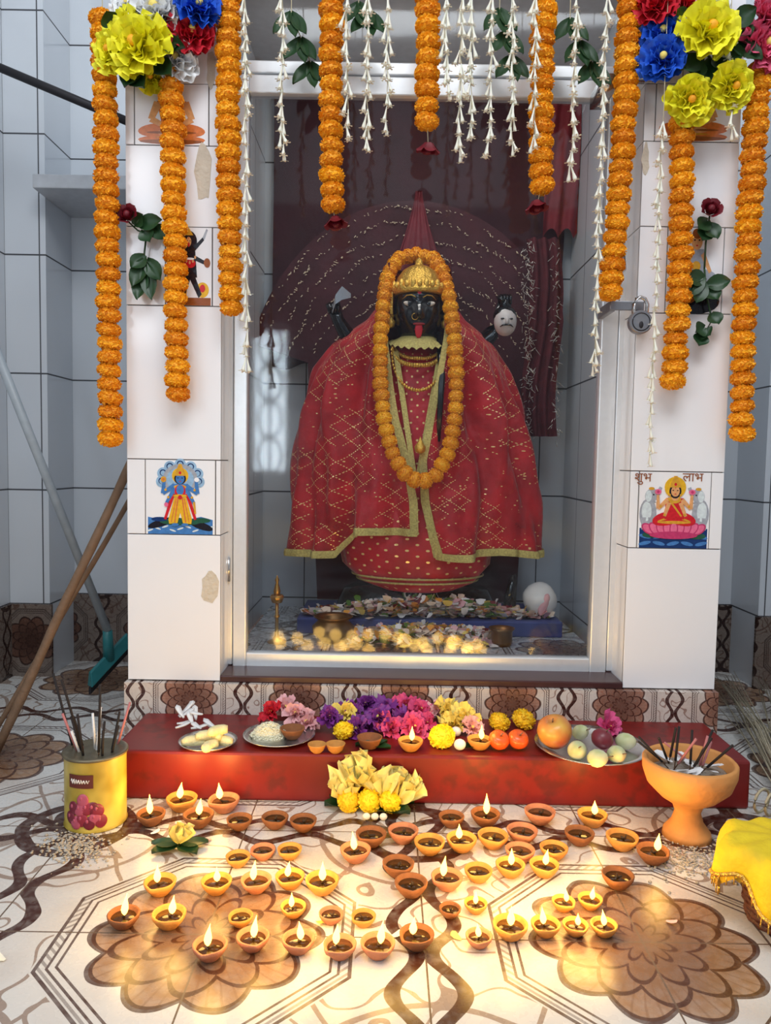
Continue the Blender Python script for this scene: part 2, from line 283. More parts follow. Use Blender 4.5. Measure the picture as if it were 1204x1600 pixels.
sit=[Q('navy',(.02,0),(.98,0),(.98,.26),(.02,.26))]+[E('blue',.1+.2*(i%5),.06+.09*(i//5),.09,.025,12,.2*(-1)**i) for i in range(10)]+[E('grn',.18,.17,.12,.04),E('grn',.84,.16,.12,.04)]+[x for sx in(-1,1) for x in(E('gry',.5+sx*.37,.45,.12,.2),E('foam',.5+sx*.39,.48,.07,.13),E('gry',.5+sx*.32,.68,.1,.1),E('foam',.5+sx*.37,.68,.045,.075),limb('gry',(.5+sx*.26,.66),(.5+sx*.2,.8),.03),E('dk',.5+sx*.3,.7,.012,.012,8),limb('gry',(.5+sx*.33,.4),(.5+sx*.33,.24),.035),limb('gry',(.5+sx*.43,.4),(.5+sx*.43,.24),.035),limb('bg',(.5+sx*.27,.62),(.5+sx*.22,.6),.012),E('gold',.5+sx*.33,.78,.04,.02))]+[x for k in(-4,4,-3,3,-2,2,-1,1,0) for x in (E('rose',.5+.09*k,.25,.062,.105,20,-.25*k),E('pink',.5+.09*k,.25,.045,.085,20,-.25*k))]+[E('rose',.5,.17,.34,.05),E('red',.4,.39,.21,.09,20,.2),E('red',.6,.39,.21,.09,20,-.2),E('gold',.5,.34,.24,.02),E('gold',.36,.38,.1,.012,12,.3),E('gold',.64,.38,.1,.012,12,-.3),E('yel',.5,.8,.15,.14),Q('red',(.38,.66),(.62,.66),(.64,.38),(.36,.38)),limb('gold',(.4,.66),(.6,.42),.015),limb('skin',(.4,.64),(.27,.52),.03),limb('skin',(.27,.52),(.26,.7),.025),limb('skin',(.6,.64),(.73,.52),.03),limb('skin',(.73,.52),(.74,.7),.025),limb('skin',(.42,.6),(.36,.42),.03),limb('skin',(.58,.6),(.66,.42),.03),E('gold',.5,.64,.085,.05),E('skin',.5,.66,.05,.035),E('dk',.5,.75,.085,.095),E('skin',.5,.75,.06,.072)]+face(.5,.75,1.05,'skin')+[Q('gold',(.42,.8),(.58,.8),(.56,.87),(.52,.95),(.48,.95),(.44,.87)),E('red',.5,.84,.02,.02),E('pink',.26,.74,.045,.035),E('pink',.74,.74,.045,.035),E('rose',.26,.74,.02,.02),E('rose',.74,.74,.02,.02)]+dots('gold',[(.3,.55),(.7,.55),(.36,.44),(.64,.44),(.42,.7),(.58,.7)],.018)
medit=[E('org',.5,.08,.46,.08),E('brown',.5,.05,.44,.04),E('gold',.5,.16,.3,.05),E('org',.3,.24,.26,.11,20,.1),E('org',.7,.24,.26,.11,20,-.1),E('skin',.5,.2,.2,.06),E('brown',.32,.2,.16,.02),E('brown',.68,.2,.16,.02),Q('org',(.3,.72),(.7,.72),(.62,.26),(.38,.26)),limb('skin',(.32,.7),(.22,.42),.06),limb('skin',(.22,.42),(.48,.26),.05),limb('skin',(.68,.7),(.78,.42),.06),limb('skin',(.78,.42),(.52,.26),.05),E('skin',.5,.6,.13,.14),E('brown',.5,.5,.1,.01),E('skin',.5,.86,.1,.13)]+face(.5,.86,1.6,'skin')
dance=[Q('brown',(.1,0),(.98,0),(.98,.1),(.1,.1)),E('yel',.8,.2,.14,.1),E('red',.8,.22,.06,.05),E('gold',.3,.18,.16,.08),limb('dk',(.5,.4),(.35,.1),.06),limb('dk',(.55,.4),(.75,.12),.06),limb('dk',(.5,.65),(.82,.86),.035),limb('gry',(.82,.86),(.9,.98),.025),limb('dk',(.5,.65),(.85,.55),.035),limb('dk',(.5,.65),(.2,.85),.035),limb('dk',(.5,.65),(.15,.5),.035),Q('dk',(.36,.7),(.64,.7),(.68,.36),(.34,.36)),E('red',.52,.54,.13,.06),E('bg',.52,.6,.1,.015)]+dots('skin',[(.4,.62),(.45,.57),(.52,.55),(.59,.57),(.64,.62)],.022)+[E('dk',.5,.82,.18,.14),E('skin',.5,.82,.055,.06)]+face(.5,.82,1,'dk')+[E('brown',.9,.55,.07,.06),Q('gold',(.4,.9),(.6,.9),(.5,1.)),E('red',.5,.78,.02,.03)]
rock=[E('dk',.55,.14,.42,.15),E('brown',.35,.2,.2,.1),E('gry',.6,.42,.3,.1),Q('gry',(.4,.75),(.65,.75),(.7,.4),(.38,.4)),limb('skin',(.42,.7),(.3,.45),.04),limb('skin',(.63,.7),(.78,.48),.04),E('gold',.52,.55,.08,.06),E('skin',.52,.84,.1,.1)]+face(.52,.84,1.4,'skin')+[E('brown',.52,.93,.09,.06)]
beige=mat('old_plaster',(208,198,180),.9,0,.2,30,.4)
def pillar(xa,xb,pc,ys,pics,label,patches):
    t=thing('tiled_pillar',label,'pillar',((xa+xb)/2,YC+.07,ZP));zs=[Z(y,YC,pc) for y in ys];zs[0]=ZP+.002;w=xb-xa
    m=M();m.k=1;m.box(xa+.002,xb-.002,YC+.001,YC+.14,ZP+.0005,1.949);m.k=0
    for i in range(len(zs)-1):
        z0,z1=zs[i]+.0012,min(1.949,zs[i+1]-.0012);p=pics.get(i)
        if z0>=z1:continue
        segs=[(0,1)] if not p else [(0,p[0]-.012),(p[1]+.012,1)]
        for a,b in segs:
            if b-a>.01:m.box(xa+w*a,xb-(1-b)*w,YC-.003,YC+.004,z0,z1)
        if p:pic(t,xa+w*p[0],xa+w*p[1],z0,z1,p[2],p[3])
        for s in(0,1):
            xx=(xb-.004,xb) if s else (xa,xa+.004);m.box(xx[0],xx[1],YC-.0005,YC+.138,z0,z1)
    m.build('body',[white,grout],t,smooth=False,bevel=.0008)
    for (px,py,rx,ry) in patches:
        c=P(px,py,YC-.0035);k=660.;q=[c+V((rx/k*cos(a)*R.uniform(.7,1.15),0,ry/k*sin(a)*R.uniform(.75,1.1))) for a in [2*pi*i/14 for i in range(14)]]
        mm=M().loft([[v+V((0,.0006,0)) for v in q],[v-V((0,.0006,0)) for v in q]]);mm.build('plaster_patch',beige,t,smooth=False,label='bare beige plaster patch')
    return t
pillar(SX0,IX0,270,[1062,835,718,478,355,228,132,-120,-200],{1:(.2,.94,stand,'glazed tile with a blue standing figure under a serpent hood'),3:(.42,.9,dance,'glazed tile with a dark many-armed figure'),5:(.1,.86,medit,'glazed tile with a seated meditating figure')},'white tiled pillar left of the glass door with picture tiles and chipped edge',[(328,918,16,30),(318,268,14,50),(330,110,8,30)])
pR=pillar(IX1,SX1,1058,[1080,857,737,490,355,222,132,-120,-200],{1:(.1,.86,sit,'glazed tile with a red seated figure on a pink lotus'),3:(.3,.88,rock,'glazed tile with a pale seated figure on rock'),5:(.12,.9,medit,'glazed tile with a seated figure')},'white tiled pillar right of the glass door, behind the padlock side',[(1008,250,6,26)])
rt=[o for o in pR.children if o.name.startswith('picture_tile')][0]
for tx,px in(('शुभ',1004),('लाभ',1082)):
    cu=bpy.data.curves.new('lettering','FONT');cu.body=tx;cu.size=.03;cu.align_x='CENTER';cu.extrude=.0003
    o=bpy.data.objects.new('lettering',cu);C.objects.link(o);bpy.context.view_layer.update()
    me=bpy.data.meshes.new_from_object(o.evaluated_get(bpy.context.evaluated_depsgraph_get()));bpy.data.objects.remove(o)
    o=bpy.data.objects.new('lettering',me);C.objects.link(o);me.materials.clear();me.materials.append(pm['brown']);o.parent=rt;o.rotation_euler=(pi/2,0,0);o.location=P(px,752,YC-.0046)-wl(rt)
# ---------- glass door
gl=glass();D0,D1=X(349,YD),X(986,YD)
door=thing('glass_door','aluminium framed glass door closing off the shrine','door',((D0+D1)/2,YD+.03,ZI))
zh0,zh1,zr0,zr1=Z(117,YD),Z(97,YD),Z(150,YD),Z(121,YD);zb0,zb1=Z(1054,YD),Z(1024,YD)
s0,s1,t0,t1=X(365,YD),X(386,YD),X(932,YD),X(958,YD);top=1.948
m=M();m.box(D0,s0-.002,YD,YD+.05,ZI-.011,top);m.box(t1+.002,D1,YD,YD+.05,ZI-.011,top);m.box(s0-.001,t1+.001,YD+.002,YD+.05,zh0,zh1);m.box(s0-.001,t1+.001,YD+.002,YD+.05,top-.03,top);m.build('door_frame',alu,door,False,.003)
lf=M();lf.box(s0,s1,YD-.004,YD+.03,zb0,zr1);lf.box(t0,t1,YD-.004,YD+.03,zb0,zr1);lf.box(s1,t0,YD-.003,YD+.03,zr0,zr1);lf.box(s1,t0,YD-.003,YD+.03,zb0,zb1);leaf_=lf.build('door_leaf',alu,door,False,.003)
M().box(s1-.004,t0+.004,YD+.014,YD+.018,zb1-.004,zr0+.004).build('glass_pane',gl,leaf_,False,label='clear glass pane')
M().box(s0,t1,YD+.022,YD+.026,zh1-.004,top-.026).build('transom_glass',gl,door,False,label='glass transom above the door')
for py in(890,330):
    c=P(357,py,YD-.004);m=M().tube([c+V((0,0,-.03)),c+V((0,0,.03))],.004,10);m.build('hinge',steel,door)
c=P(974,385,YC-.03);m=M();m.tube([c+V((0,.09,.055)),c+V((0,-.0,.05)),c+V((0,-.0,-.05)),c+V((0,.09,-.055))],.009,10);m.build('handle',alu,door)
a,b=P(932,126,YC-.014),P(1006,128,YC-.014);m=M();m.tube([a,b],.005,8);m.tube([b+V((-.03,0,0)),b+V((-.03,-.004,-.045))],.005,8);m.box(a.x+.012,a.x+.045,YC-.02,YD+.002,a.z-.018,a.z+.014);m.build('bolt',steel,door)
a=P(952,478,YC-.012);b=P(1006,476,YC-.012);m=M();m.box(a.x,b.x,YC-.014,YC-.008,a.z-.010,a.z+.012);m.box(a.x,a.x+.014,YC-.01,YD+.0,a.z-.012,a.z+.012);m.build('hasp',locks,door,False,.002)
c=P(999,504,YC-.034);pk=thing('padlock','round steel padlock hanging from the door hasp','padlock',c)
rot=Euler((pi/2,0,0)).to_matrix()
m=M();m.lathe([(.0,-.011),(.0245,-.011),(.027,-.008),(.027,.008),(.0245,.011),(0,.011)],28);m.v=[c+rot@v for v in m.v];m.build('body',locks,pk,False)
m=M().tube([c+V((-.015,0,.015)),c+V((-.016,0,.042)),c+V((-.010,0,.054)),c+V((0,0,.058)),c+V((.010,0,.054)),c+V((.016,0,.042)),c+V((.015,0,.015))],.0045,10);m.build('shackle',steel,pk)
m=M();m.ell(c+V((0,-.0115,-.007)),(.005,.002,.008));m.tube([c+V((.020*cos(a),-.011,.020*sin(a))) for a in [2*pi*i/24 for i in range(25)]],.0014,5);m.build('keyhole',iron,pk)
# ---------- shrine interior
def sheet(name,mt_,pts_top,Y,bot,lab,amp=.012,fr=.9):
    m=M();rows=[]
    for i in range(13):
        f=i/12;rows.append([V((x,Y+amp*sin(j*fr+.5*i),zt+(bot(j/60)-zt)*f)) for j,(x,zt) in enumerate(pts_top)])
    m.loft(rows,False);return tag(m.build(name,mt_,org=True),lab,'curtain')
xa_,xb_=IX0+.002,IX1-.002
def cb(t):
    px=602+(xa_+(xb_-xa_)*t)/2.62*1200
    return Z(360 if px>866 else 575,2.62)-.012*sin(t*40)
sheet('backdrop_curtain',maroon,[(xa_+(xb_-xa_)*j/60,1.945) for j in range(61)],2.635,cb,'dark maroon cloth curtain covering the upper back of the shrine',.008,.5)
dx0,dx1=X(856,2.5,300),X(912,2.5,300)
sheet('red_drape',redcloth,[(dx0+(dx1-dx0)*j/60,1.945) for j in range(61)],2.57,lambda t:Z(368,2.57)+.03*abs(sin(t*7)),'red cloth drape hanging at the upper right inside the shrine',.008,.25)
cc=P(640,640,2.57);arch=thing('backdrop_arch','dark red cloth arch with tinsel arcs behind the goddess statue','backdrop',(cc.x,2.57,ZI))
ra=X(640,2.57)-X(380,2.57);archm=mat('arch_cloth',(66,21,31),.75,0,.6,9,.3)
pts=[(ra*cos(a),ra*1.22*sin(a)) for a in [pi*i/40 for i in range(41)]];hi=Z(560,2.57)-cc.z
outl=[(x_,z_) for x_,z_ in pts if z_>hi];outl=[(min(.4,x_),z_) for x_,z_ in outl];dz=cc.z-.252
outl=[(.37,-dz),(.40,hi)]+outl+[(-.34,hi-.02),(-.30,-dz)]
m=M().loft([[V((cc.x+a,2.575,cc.z+b)) for a,b in outl],[V((cc.x+a,2.565,cc.z+b)) for a,b in outl]]);m.build('cloth_panel',archm,arch,False)
tins=mat('tinsel',(245,210,180),.25,.4,.5,200,em=.16)  # faint emission put into the tinsel to imitate its sparkle
for k in range(9):
    r=ra*(.42+.07*k);m=M();n=int(190*(.5+.08*k));ph_=R.random()*6
    for i in range(n):
        a=pi*(.14+.74*i/n)+R.uniform(-.02,.02);x_=r*cos(a)
        if x_>.39 or R.random()<.4+.3*sin(a*9+ph_):continue
        rj=r+.007*sin(a*14+ph_)+R.uniform(-.004,.004)
        p=V((cc.x+rj*cos(a),2.560,cc.z+1.2*rj*sin(a)));an=a+pi/2+R.uniform(-.9,.9);d=V((cos(an),0,sin(an)));L=R.uniform(.001,.0045);m.tube([p-d*L,p+d*L+V((0,-.003,0))],R.uniform(.0008,.0015),4)
    m.build('tinsel_arc',tins,arch)
blue=mat('blue_cloth',(66,76,132),.75,0,.25,30);q0,q1=X(466,2.25),X(888,2.25);ZB=.251
tag(M().box(q0,q1,2.25,2.555,ZI,ZB).build('blue_plinth',blue,smooth=False,bevel=.004,org=True),'low blue cloth covered plinth under the goddess statue','plinth')
sb=P(650,925,2.40);bz=Z(922,2.3)
m=M().lathe([(0,ZB),(.25,ZB),(.25,ZB+.02),(.23,bz-.012),(.2,bz),(0,bz)],40,(sb.x,2.42,0),None,1,.5);tag(m.build('stone_pedestal',black,org=True),'black stone pedestal carrying the goddess statue on the blue plinth','pedestal')
m=M();a=P(795,935,2.33);m.loft([[a+V((x_,y_,0)) for x_,y_ in((-.022,-.02),(.018,-.02),(.018,.02),(-.022,.02))],[a+V((x_,y_,.09)) for x_,y_ in((-.006,-.012),(.02,-.012),(.02,.012),(-.006,.012))],[a+V((x_,y_,.128)) for x_,y_ in((.004,-.008),(.018,-.008),(.018,.008),(.004,.008))]])
for v in m.v:v.z+=ZB+.001-a.z
tag(m.build('pointed_stone',black,org=True),'small black pointed stone beside the right hem of the red skirt','stone')
# statue
YS=2.38;st=P(650,600,YS);xc=st.x;kali=thing('goddess_statue','black-faced goddess statue with gold crown draped in red and gold cloth','statue',(xc,YS,bz))
def zy(y):return P(650,y,YS).z
hz=P(650,484,2.34).z
def fbump(x,dz):
    gs=lambda a,b,sx,sz,h:h*math.exp(-((x-a)/sx)**2-((dz-b)/sz)**2)
    return gs(0,-.022,.011,.02,.018)+gs(0,-.028,.014,.008,.008)+gs(0,-.056,.022,.007,.006)+gs(0,-.07,.02,.006,.005)+gs(0,-.095,.022,.014,.012)+gs(.038,-.03,.022,.022,.007)+gs(-.038,-.03,.022,.022,.007)-gs(.03,.006,.018,.012,.008)-gs(-.03,.006,.018,.012,.008)+gs(0,.028,.05,.01,.005)
def hy(x,dz):return 2.34-.08*math.sqrt(max(.02,1-(x/.076)**2-(dz/.116)**2))-fbump(x,dz)
rs=[];n=56
for i in range(70):
    dz=-.36+.474*i/69;kk=1-(dz/.116)**2;hr=math.sqrt(kk) if kk>0 else 0;ring=[]
    nr=.042 if dz>-.135 else .042+.045*min(1,(-.135-dz)/.06)
    bl=1 if dz>-.085 else max(0,1-(-.085-dz)/.03)
    for j in range(n):
        a=2*pi*j/n;rx=max(.074*hr,nr*.95);ry=max(.08*hr,nr*.7);cy=2.34*bl+2.38*(1-bl) if dz<-.085 else 2.34
        x=rx*cos(a);y=cy+ry*sin(a)
        if sin(a)<0 and dz>-.112:y-=fbump(x,dz)*min(1,-sin(a)*1.6)*bl
        ring.append(V((xc+x,y,hz+dz)))
    rs.append(ring)
body=M().loft(rs).build('body',black,kali)
ew=mat('eye_white',(205,190,175),.3);lipm=mat('lip_red',(150,18,28),.4)
for s in(-1,1):
    x=s*.029;m=M();m.ell((xc+x,hy(x,.004)+.0005,hz+.004),(.018,.0045,.0072),18,9,Euler((0,-s*.14,-s*.3)).to_matrix());e=m.build('eye',ew,body,label='pale painted eye')
    m=M();m.ell((xc+x*.97,hy(x,.004)-.0035,hz+.0045),(.007,.0025,.0068));m.build('pupil',black,body)
    m=M().tube([V((xc+s*xx,hy(s*xx,zz)-.001,hz+zz)) for xx,zz in((.01,.02),(.022,.027),(.036,.027),(.05,.017))],[.0015,.002,.002,.001],6);m.build('eyebrow',goldp,body,label='gold painted eyebrow')
    m=M();m.lathe([(.0,-.03),(.012,-.024),(.016,-.01),(.008,0),(.012,.01),(0,.016)],14,(xc+s*.083,2.325,hz-.03));m.build('earring',goldp,kali)
m=M();m.ell((xc,hy(0,.036)-.001,hz+.036),(.006,.003,.011));m.build('forehead_mark',fr_,kali)
m=M();[m.ell((xc,hy(0,dz_)+.001,hz+dz_),(w_,.005,.0042),14,8) for dz_,w_ in((-.055,.018),(-.070,.014))];m.build('lips',lipm,kali,label='red lips')
m=M();m.loft([[V((xc+w*cos(a),hy(0,dz)-off+.003*sin(a),hz+dz)) for a in [2*pi*i/12 for i in range(12)]] for dz,w,off in((-.058,.009,-.001),(-.066,.011,.005),(-.078,.0105,.008),(-.088,.008,.007),(-.094,.004,.005))]);m.build('tongue',fr_,kali,label='small red protruding tongue')
m=M().tube([V((xc-.012+.009*cos(a),hy(-.012,-.035)-.004,hz-.036+.009*sin(a))) for a in [2*pi*i/16 for i in range(17)]],.0011,5);m.build('nose_ring',goldp,kali)
hcz=hz+.036
m=M();m.lathe([(.080,0),(.085,.004),(.085,.018),(.079,.021),(.078,.034),(.072,.038),(.064,.058),(.05,.076),(.03,.088),(.013,.094),(.011,.108),(.0,.118)],48,(xc,2.336,hcz),lambda a,z:1+(.025*cos(a*14) if z<.03 else .035*cos(a*18)),.95,1.02);cr=m.build('crown',goldp,kali)
for i in range(13):
    a=-pi/2+(i-6)*.24;p=V((xc+.079*cos(a),2.336+.085*sin(a),hcz+.024));m=M();m.ell(p,(.008,.005,.016 if i%2 else .010));m.build('crown_point',goldp,cr)
for s in(-1,1):
    m=M();a=V((xc+s*.081,2.31,hcz-.012));m.box(a.x-.005,a.x+.005,a.y-.004,a.y+.004,a.z-.045,a.z+.045);m.build('crown_side',goldp,cr,False,.002)
# veil: a soft peak behind the crown, coming over the head down to the shoulders
veilm=mat('veil_red',(104,22,34),.7,0,.6,16,.3)
m=M();zt=Z(296,2.46);rowsv=[]
for i in range(18):
    f=i/17;w=.010+.12*f**1.3;rowsv.append([V((xc+w*cos(a)*(1+.1*sin(5*a+2*f)),2.475+.03*f*sin(a)+.006*sin(9*a),zt+(hcz-.02-zt)*f)) for a in [2*pi*k/32 for k in range(32)]])
m.loft(rowsv);vl=m.build('veil',veilm,kali,label='dark red peaked veil behind the crown')
m=M();rows=[]
for i in range(22):
    f=i/21;y=418+120*f;z=zy(y);row=[]
    for j in range(25):
        a=-.35+ (pi+.7)*j/24;w=.092+.05*f+.004*sin(j*1.7+i*.3);row.append(V((xc+w*cos(a),2.35+.03*f+.085*sin(a),z)))
    rows.append(row)
m.loft(rows,False);m.build('veil_fall',veilm,vl,label='veil falling beside the face')
tab=[(424,612,688,.055),(450,601,699,.064),(480,590,711,.074),(500,576,725,.086),(516,554,745,.098),(540,524,769,.115),(580,496,789,.125),(640,480,805,.135),(700,470,817,.15),(780,460,834,.165),(880,456,842,.172)]
inn={-1:[(420,620),(480,602),(540,604),(600,612),(660,622),(720,638),(780,650),(840,652)],1:[(420,682),(480,698),(540,692),(600,682),(660,668),(720,656),(780,660),(870,684)]}
def surf(s,y,ph,off=0):
    xl,xr,d=lerp(tab,y);w=(xc-P(xl,y,YS).x) if s<0 else (P(xr,y,YS).x-xc);g=min(1,max(0,(y-500)/150))
    f=(.016*sin(ph*9+y*.012)+.010*sin(ph*17-y*.02+s)+.006*sin(ph*31+y*.03))*g+.003*sin(ph*29+2+s)+off
    f-=.05*g*math.exp(-((ph-.60)/.10)**2)-.02*g*math.exp(-((ph-.85)/.15)**2)-.02*g*math.exp(-((ph-1.2)/.08)**2)
    return V((xc+s*(w+f)*sin(ph),YS-(d+f)*cos(ph),zy(y)))
def ph0(s,y):
    xl,xr,d=lerp(tab,y);w=(xc-P(xl,y,YS).x) if s<0 else (P(xr,y,YS).x-xc)
    return math.asin(max(-.9,min(.93,s*(P(lerp(inn[s],y)[0],y,YS-d).x-xc)/w)))
sq=sequin('shawl_red',(190,22,34),'diamond');dt=sequin('velvet_red',(178,20,32),'dots')
def hem(s,q):return (828+37*min(1,max(0,(q-.22)/.06))) if s<0 else 862-8*q+3*sin(q*20)
for s in(-1,1):
    m=M();ni,nj=46,72
    for i in range(ni+1):
        row=[]
        for j in range(nj+1):
            q=j/nj;y=424+(hem(s,q)-424)*i/ni;p0=ph0(s,y);ph=p0+(2.6-p0)*q;v=surf(s,y,ph);row.append(v);m.uv.append((s*ph*.19,v.z))
        m.add(row,[])
    w=nj+1;m.f=[[i*w+j,i*w+j+1,(i+1)*w+j+1,(i+1)*w+j] for i in range(ni) for j in range(nj)];m.m=[0]*len(m.f)
    sh=m.build('shawl',sq,kali,label='sheer red shawl half with gold sequin diamonds')
    m=M();rows=[[],[]];h2=[[],[],[]]
    for i in range(60):
        y=520+(hem(s,0)-520)*i/59;p0=ph0(s,y);rows[0].append(surf(s,y,p0-.01,.004));rows[1].append(surf(s,y,p0+.055,.005))
    m.loft(rows,False)
    for j in range(110):
        q=j/109*.62;y1=hem(s,q)
        for k,dy in enumerate((2,-4,-9)):
            p0=ph0(s,y1+dy);h2[k].append(surf(s,y1+dy,p0+(2.6-p0)*q,.005+(.002 if k==1 else 0)))
    m.loft(h2,False);m.build('gold_border',gold,sh,label='narrow gold lace border')
def lring(tabs,n,Y0):
    m=M()
    for y,xl,xr,d in tabs:
        a,b=P(xl,y,Y0).x,P(xr,y,Y0).x;z=P(650,y,Y0).z;ring=[]
        for j in range(n):
            t=2*pi*j/n;k=1+.03*sin(t*9)*(y>650);ring.append(V(((a+b)/2+(b-a)/2*cos(t)*k,Y0+d*sin(t)*k,z)));m.uv.append(((t-pi)*.13,z))
        m.add(ring,[])
    h=len(tabs);m.f=[[i*n+(j+1)%n,i*n+j,(i+1)*n+j,(i+1)*n+(j+1)%n] for i in range(h-1) for j in range(n)]+[list(range((h-1)*n,h*n))];m.m=[0]*len(m.f);return m
lring([(538,620,680,.05),(548,606,694,.07),(560,596,704,.085),(590,588,712,.1),(620,585,715,.11),(700,570,728,.125),(780,555,745,.135),(800,548,752,.138)],64,YS).build('blouse',dt,kali,label='red velvet blouse with gold dots')
sk=lring([(770,560,740,.13),(800,546,754,.138),(850,530,768,.148),(880,536,764,.147),(905,562,742,.13),(918,600,708,.1)],72,YS).build('skirt',dt,kali,label='red velvet skirt with gold dots')
m=M()
for (y,xl,xr,d) in((895,550,754,.142),(902,557,746,.136)):
    a,b=P(xl,y,YS).x,P(xr,y,YS).x;z=zy(y);m.tube([V(((a+b)/2+(b-a)/2*cos(t),YS+(d+.003)*sin(t),z)) for t in [pi+pi*i/40 for i in range(41)]],.003,6)
m.build('skirt_trim',gold,sk)
m=M();rows=[];tp=P(650,536,YS).z
for i in range(7):
    f=i/6;row=[]
    for j in range(41):
        t=pi*j/40;rw=.05+.04*f;row.append(V((xc-rw*cos(t),2.345-(.055+.06*f)*sin(t),tp+.012-.05*f*(.35+.65*sin(t))+.004*sin(j*1.9)*(f>.6))))
    rows.append(row)
m.loft(rows,False);m.build('collar',gold,kali,label='broad gold collar close under the chin')
for k,(rx_,dz_,y_,r_) in enumerate(((.07,.045,550,.005),(.075,.055,556,.006),(.078,.12,560,.0045))):
    m=M();tp=P(650,y_,YS).z
    for i in range(34):
        t=pi*i/33;m.ell((xc-rx_*cos(t),2.254-.011*k+.05*abs(cos(t)),tp+.01-dz_*sin(t)),(r_,r_,r_*1.2),8,6)
    m.build('necklace',goldp,kali)
for s in(-1,1):
    m=M();rows=[[],[]]
    for i in range(30):
        y=556+184*i/29;x_=s*(.066-.059*i/29);d=lerp([(556,.085),(590,.104),(640,.118),(740,.142)],y)[0];rows[0].append(V((xc+x_-.008,YS-d-.008,zy(y))));rows[1].append(V((xc+x_+.008,YS-d-.010,zy(y))))
    m.loft(rows,False);m.build('blouse_border',gold,kali,label='gold border along the blouse opening')
p=P(656,698,2.21);m=M();m.lathe([(0,-.022),(.014,-.014),(.016,0),(.008,.012),(.003,.024),(0,.03)],16,p);m.build('pendant',goldp,kali)
m=M();[m.tube([P(684+2*k,520,2.30),P(688+2*k,590,2.258-.001*k),P(682+2*k,690,2.235)],[.006,.007,.003],6) for k in range(3)];m.build('hair',black,kali)
def arm(pts):
    m=M();m.tube(pts,[.034,.028,.024,.019,.02],10);c=V(pts[-1])
    for k in range(4):
        o=V(((k-1.5)*.009,-.018,0));m.tube([c+o+V((0,.004,.012)),c+o+V((0,-.008,.004)),c+o+V((0,-.006,-.012)),c+o+V((0,.006,-.016))],[.006,.0058,.0055,.004],6)
    m.tube([c+V((-.02,-.008,.008)),c+V((-.016,-.024,.0)),c+V((-.004,-.03,-.006))],[.007,.0065,.005],6)
    m.ell(c+V((0,-.004,0)),(.022,.016,.02));m.build('arm',black,kali)
arm([P(715,560,2.43),P(745,545,2.40),P(768,520,2.37),P(780,495,2.36),P(788,470,2.36)]);arm([P(585,560,2.43),P(560,545,2.40),P(540,520,2.37),P(528,500,2.36),P(522,482,2.36)])
c=P(789,503,2.335);hm=mat('pale_head',(205,195,190),.5);m=M();m.ell(c,(.034,.034,.042),20,14);m.ell(c+V((0,-.034,-.002)),(.006,.009,.012));hd=m.build('held_head',hm,kali,label='pale severed head with dark hair held by the statue')
m=M();m.ell(c+V((0,.008,.018)),(.036,.034,.032));m.tube([c+V((0,.005,.04)),c+V((0,.01,.075))],[.02,.008]);m.build('hair',black,hd)
m=M();[m.ell(c+V((s*.013,-.032,.004)),(.006,.003,.0025)) for s in(-1,1)];[m.tube([c+V((0,-.037,-.014)),c+V((s*.012,-.034,-.015)),c+V((s*.02,-.028,-.02))],[.003,.0025,.001]) for s in(-1,1)];m.build('moustache_and_eyes',black,hd)
m=M();b_=[P(519,486,2.33),P(524,468,2.32),P(534,458,2.32),P(548,462,2.32)];m.loft([[v+V((0,-.002,w)),v+V((0,.002,w)),v+V((0,.002,-w)),v+V((0,-.002,-w))] for v,w in zip(b_,(.008,.014,.02,.006))]);m.build('blade',steel,kali,False)
m=M();rows=[]
for i in range(20):
    y=372+310*i/19;rows.append([P(822+52*j/16+8*sin(i*.3)-.35*i*(y<500),y,2.5)+V((0,.014*sin(j*1.3+i*.2),0)) for j in range(17)])
m.loft(rows,False);hc=thing('hanging_cloth','red cloth strip with silver tinsel fringe hanging right of the goddess statue','cloth',P(845,690,2.5));m.build('cloth_strip',mat('strip_red',(84,24,32),.8,0,.6,30),hc)
m=M()
for i in range(320):
    y=R.uniform(375,690);p=P(R.choice((822,826,830,868))+R.uniform(-7,7),y,2.478);m.tube([p,p+V((R.uniform(-.016,.016),-.004,R.uniform(-.022,.008)))],.001,3)
o=m.build('tinsel_fringe',mat('silver_tinsel',(230,222,212),.2,.6,.2,100),hc)
def petals_heap(name,label,px0,px1,y0,y1,z,Yf,n,mats,h):
    m=M()
    for i in range(n):
        a=R.gauss(.5,.29)
        if not 0<a<1:continue
        px=px0+(px1-px0)*a;d=R.random();hh=h*(1-abs(2*a-1)**2)*R.random()*(.5+.5*d);p=PZ(px,y0+(y1-y0)*d,z)
        p.y=max(Yf[0],min(Yf[1],p.y));p.z=z+.002+hh;m.k=min(len(mats)-1,int(R.random()**2.0*len(mats)));an=R.random()*6.28
        m.petal(p,(cos(an),sin(an),R.uniform(-.1,.8)),(0,0,1),R.uniform(.018,.034),R.uniform(.009,.016),R.uniform(-.2,.5),.1,2,2)
    o=m.build(name,mats,org=True);o['label']=label;o['category']='petals';o['kind']='stuff'
petmats=[mat('petal_pale',(252,238,232),.6),mat('petal_beige',(240,214,190),.7),pinkl,mat('petal_orange',(248,165,60),.6),yelp,redcloth,leafl]
petals_heap('petal_heap','pale flower petals heaped on the blue plinth before the statue',488,828,926,970,ZB,(2.248,2.30),1500,petmats,.06)
petals_heap('petal_heap','pale flower petals strewn on the shrine floor below the blue plinth',540,780,980,1012,ZI,(2.03,2.235),800,petmats,.04)
m=M().lathe([(0,0),(.03,0),(.036,.006),(.058,.03),(.06,.045),(.045,.06),(.044,.066),(.056,.074),(.053,.076),(.041,.066),(.04,.05),(0,.02)],32,PZ(520,1003,ZI));tag(m.build('brass_pot',oldbrass,org=True),'dull brass pot standing on the shrine floor before the blue plinth','pot')
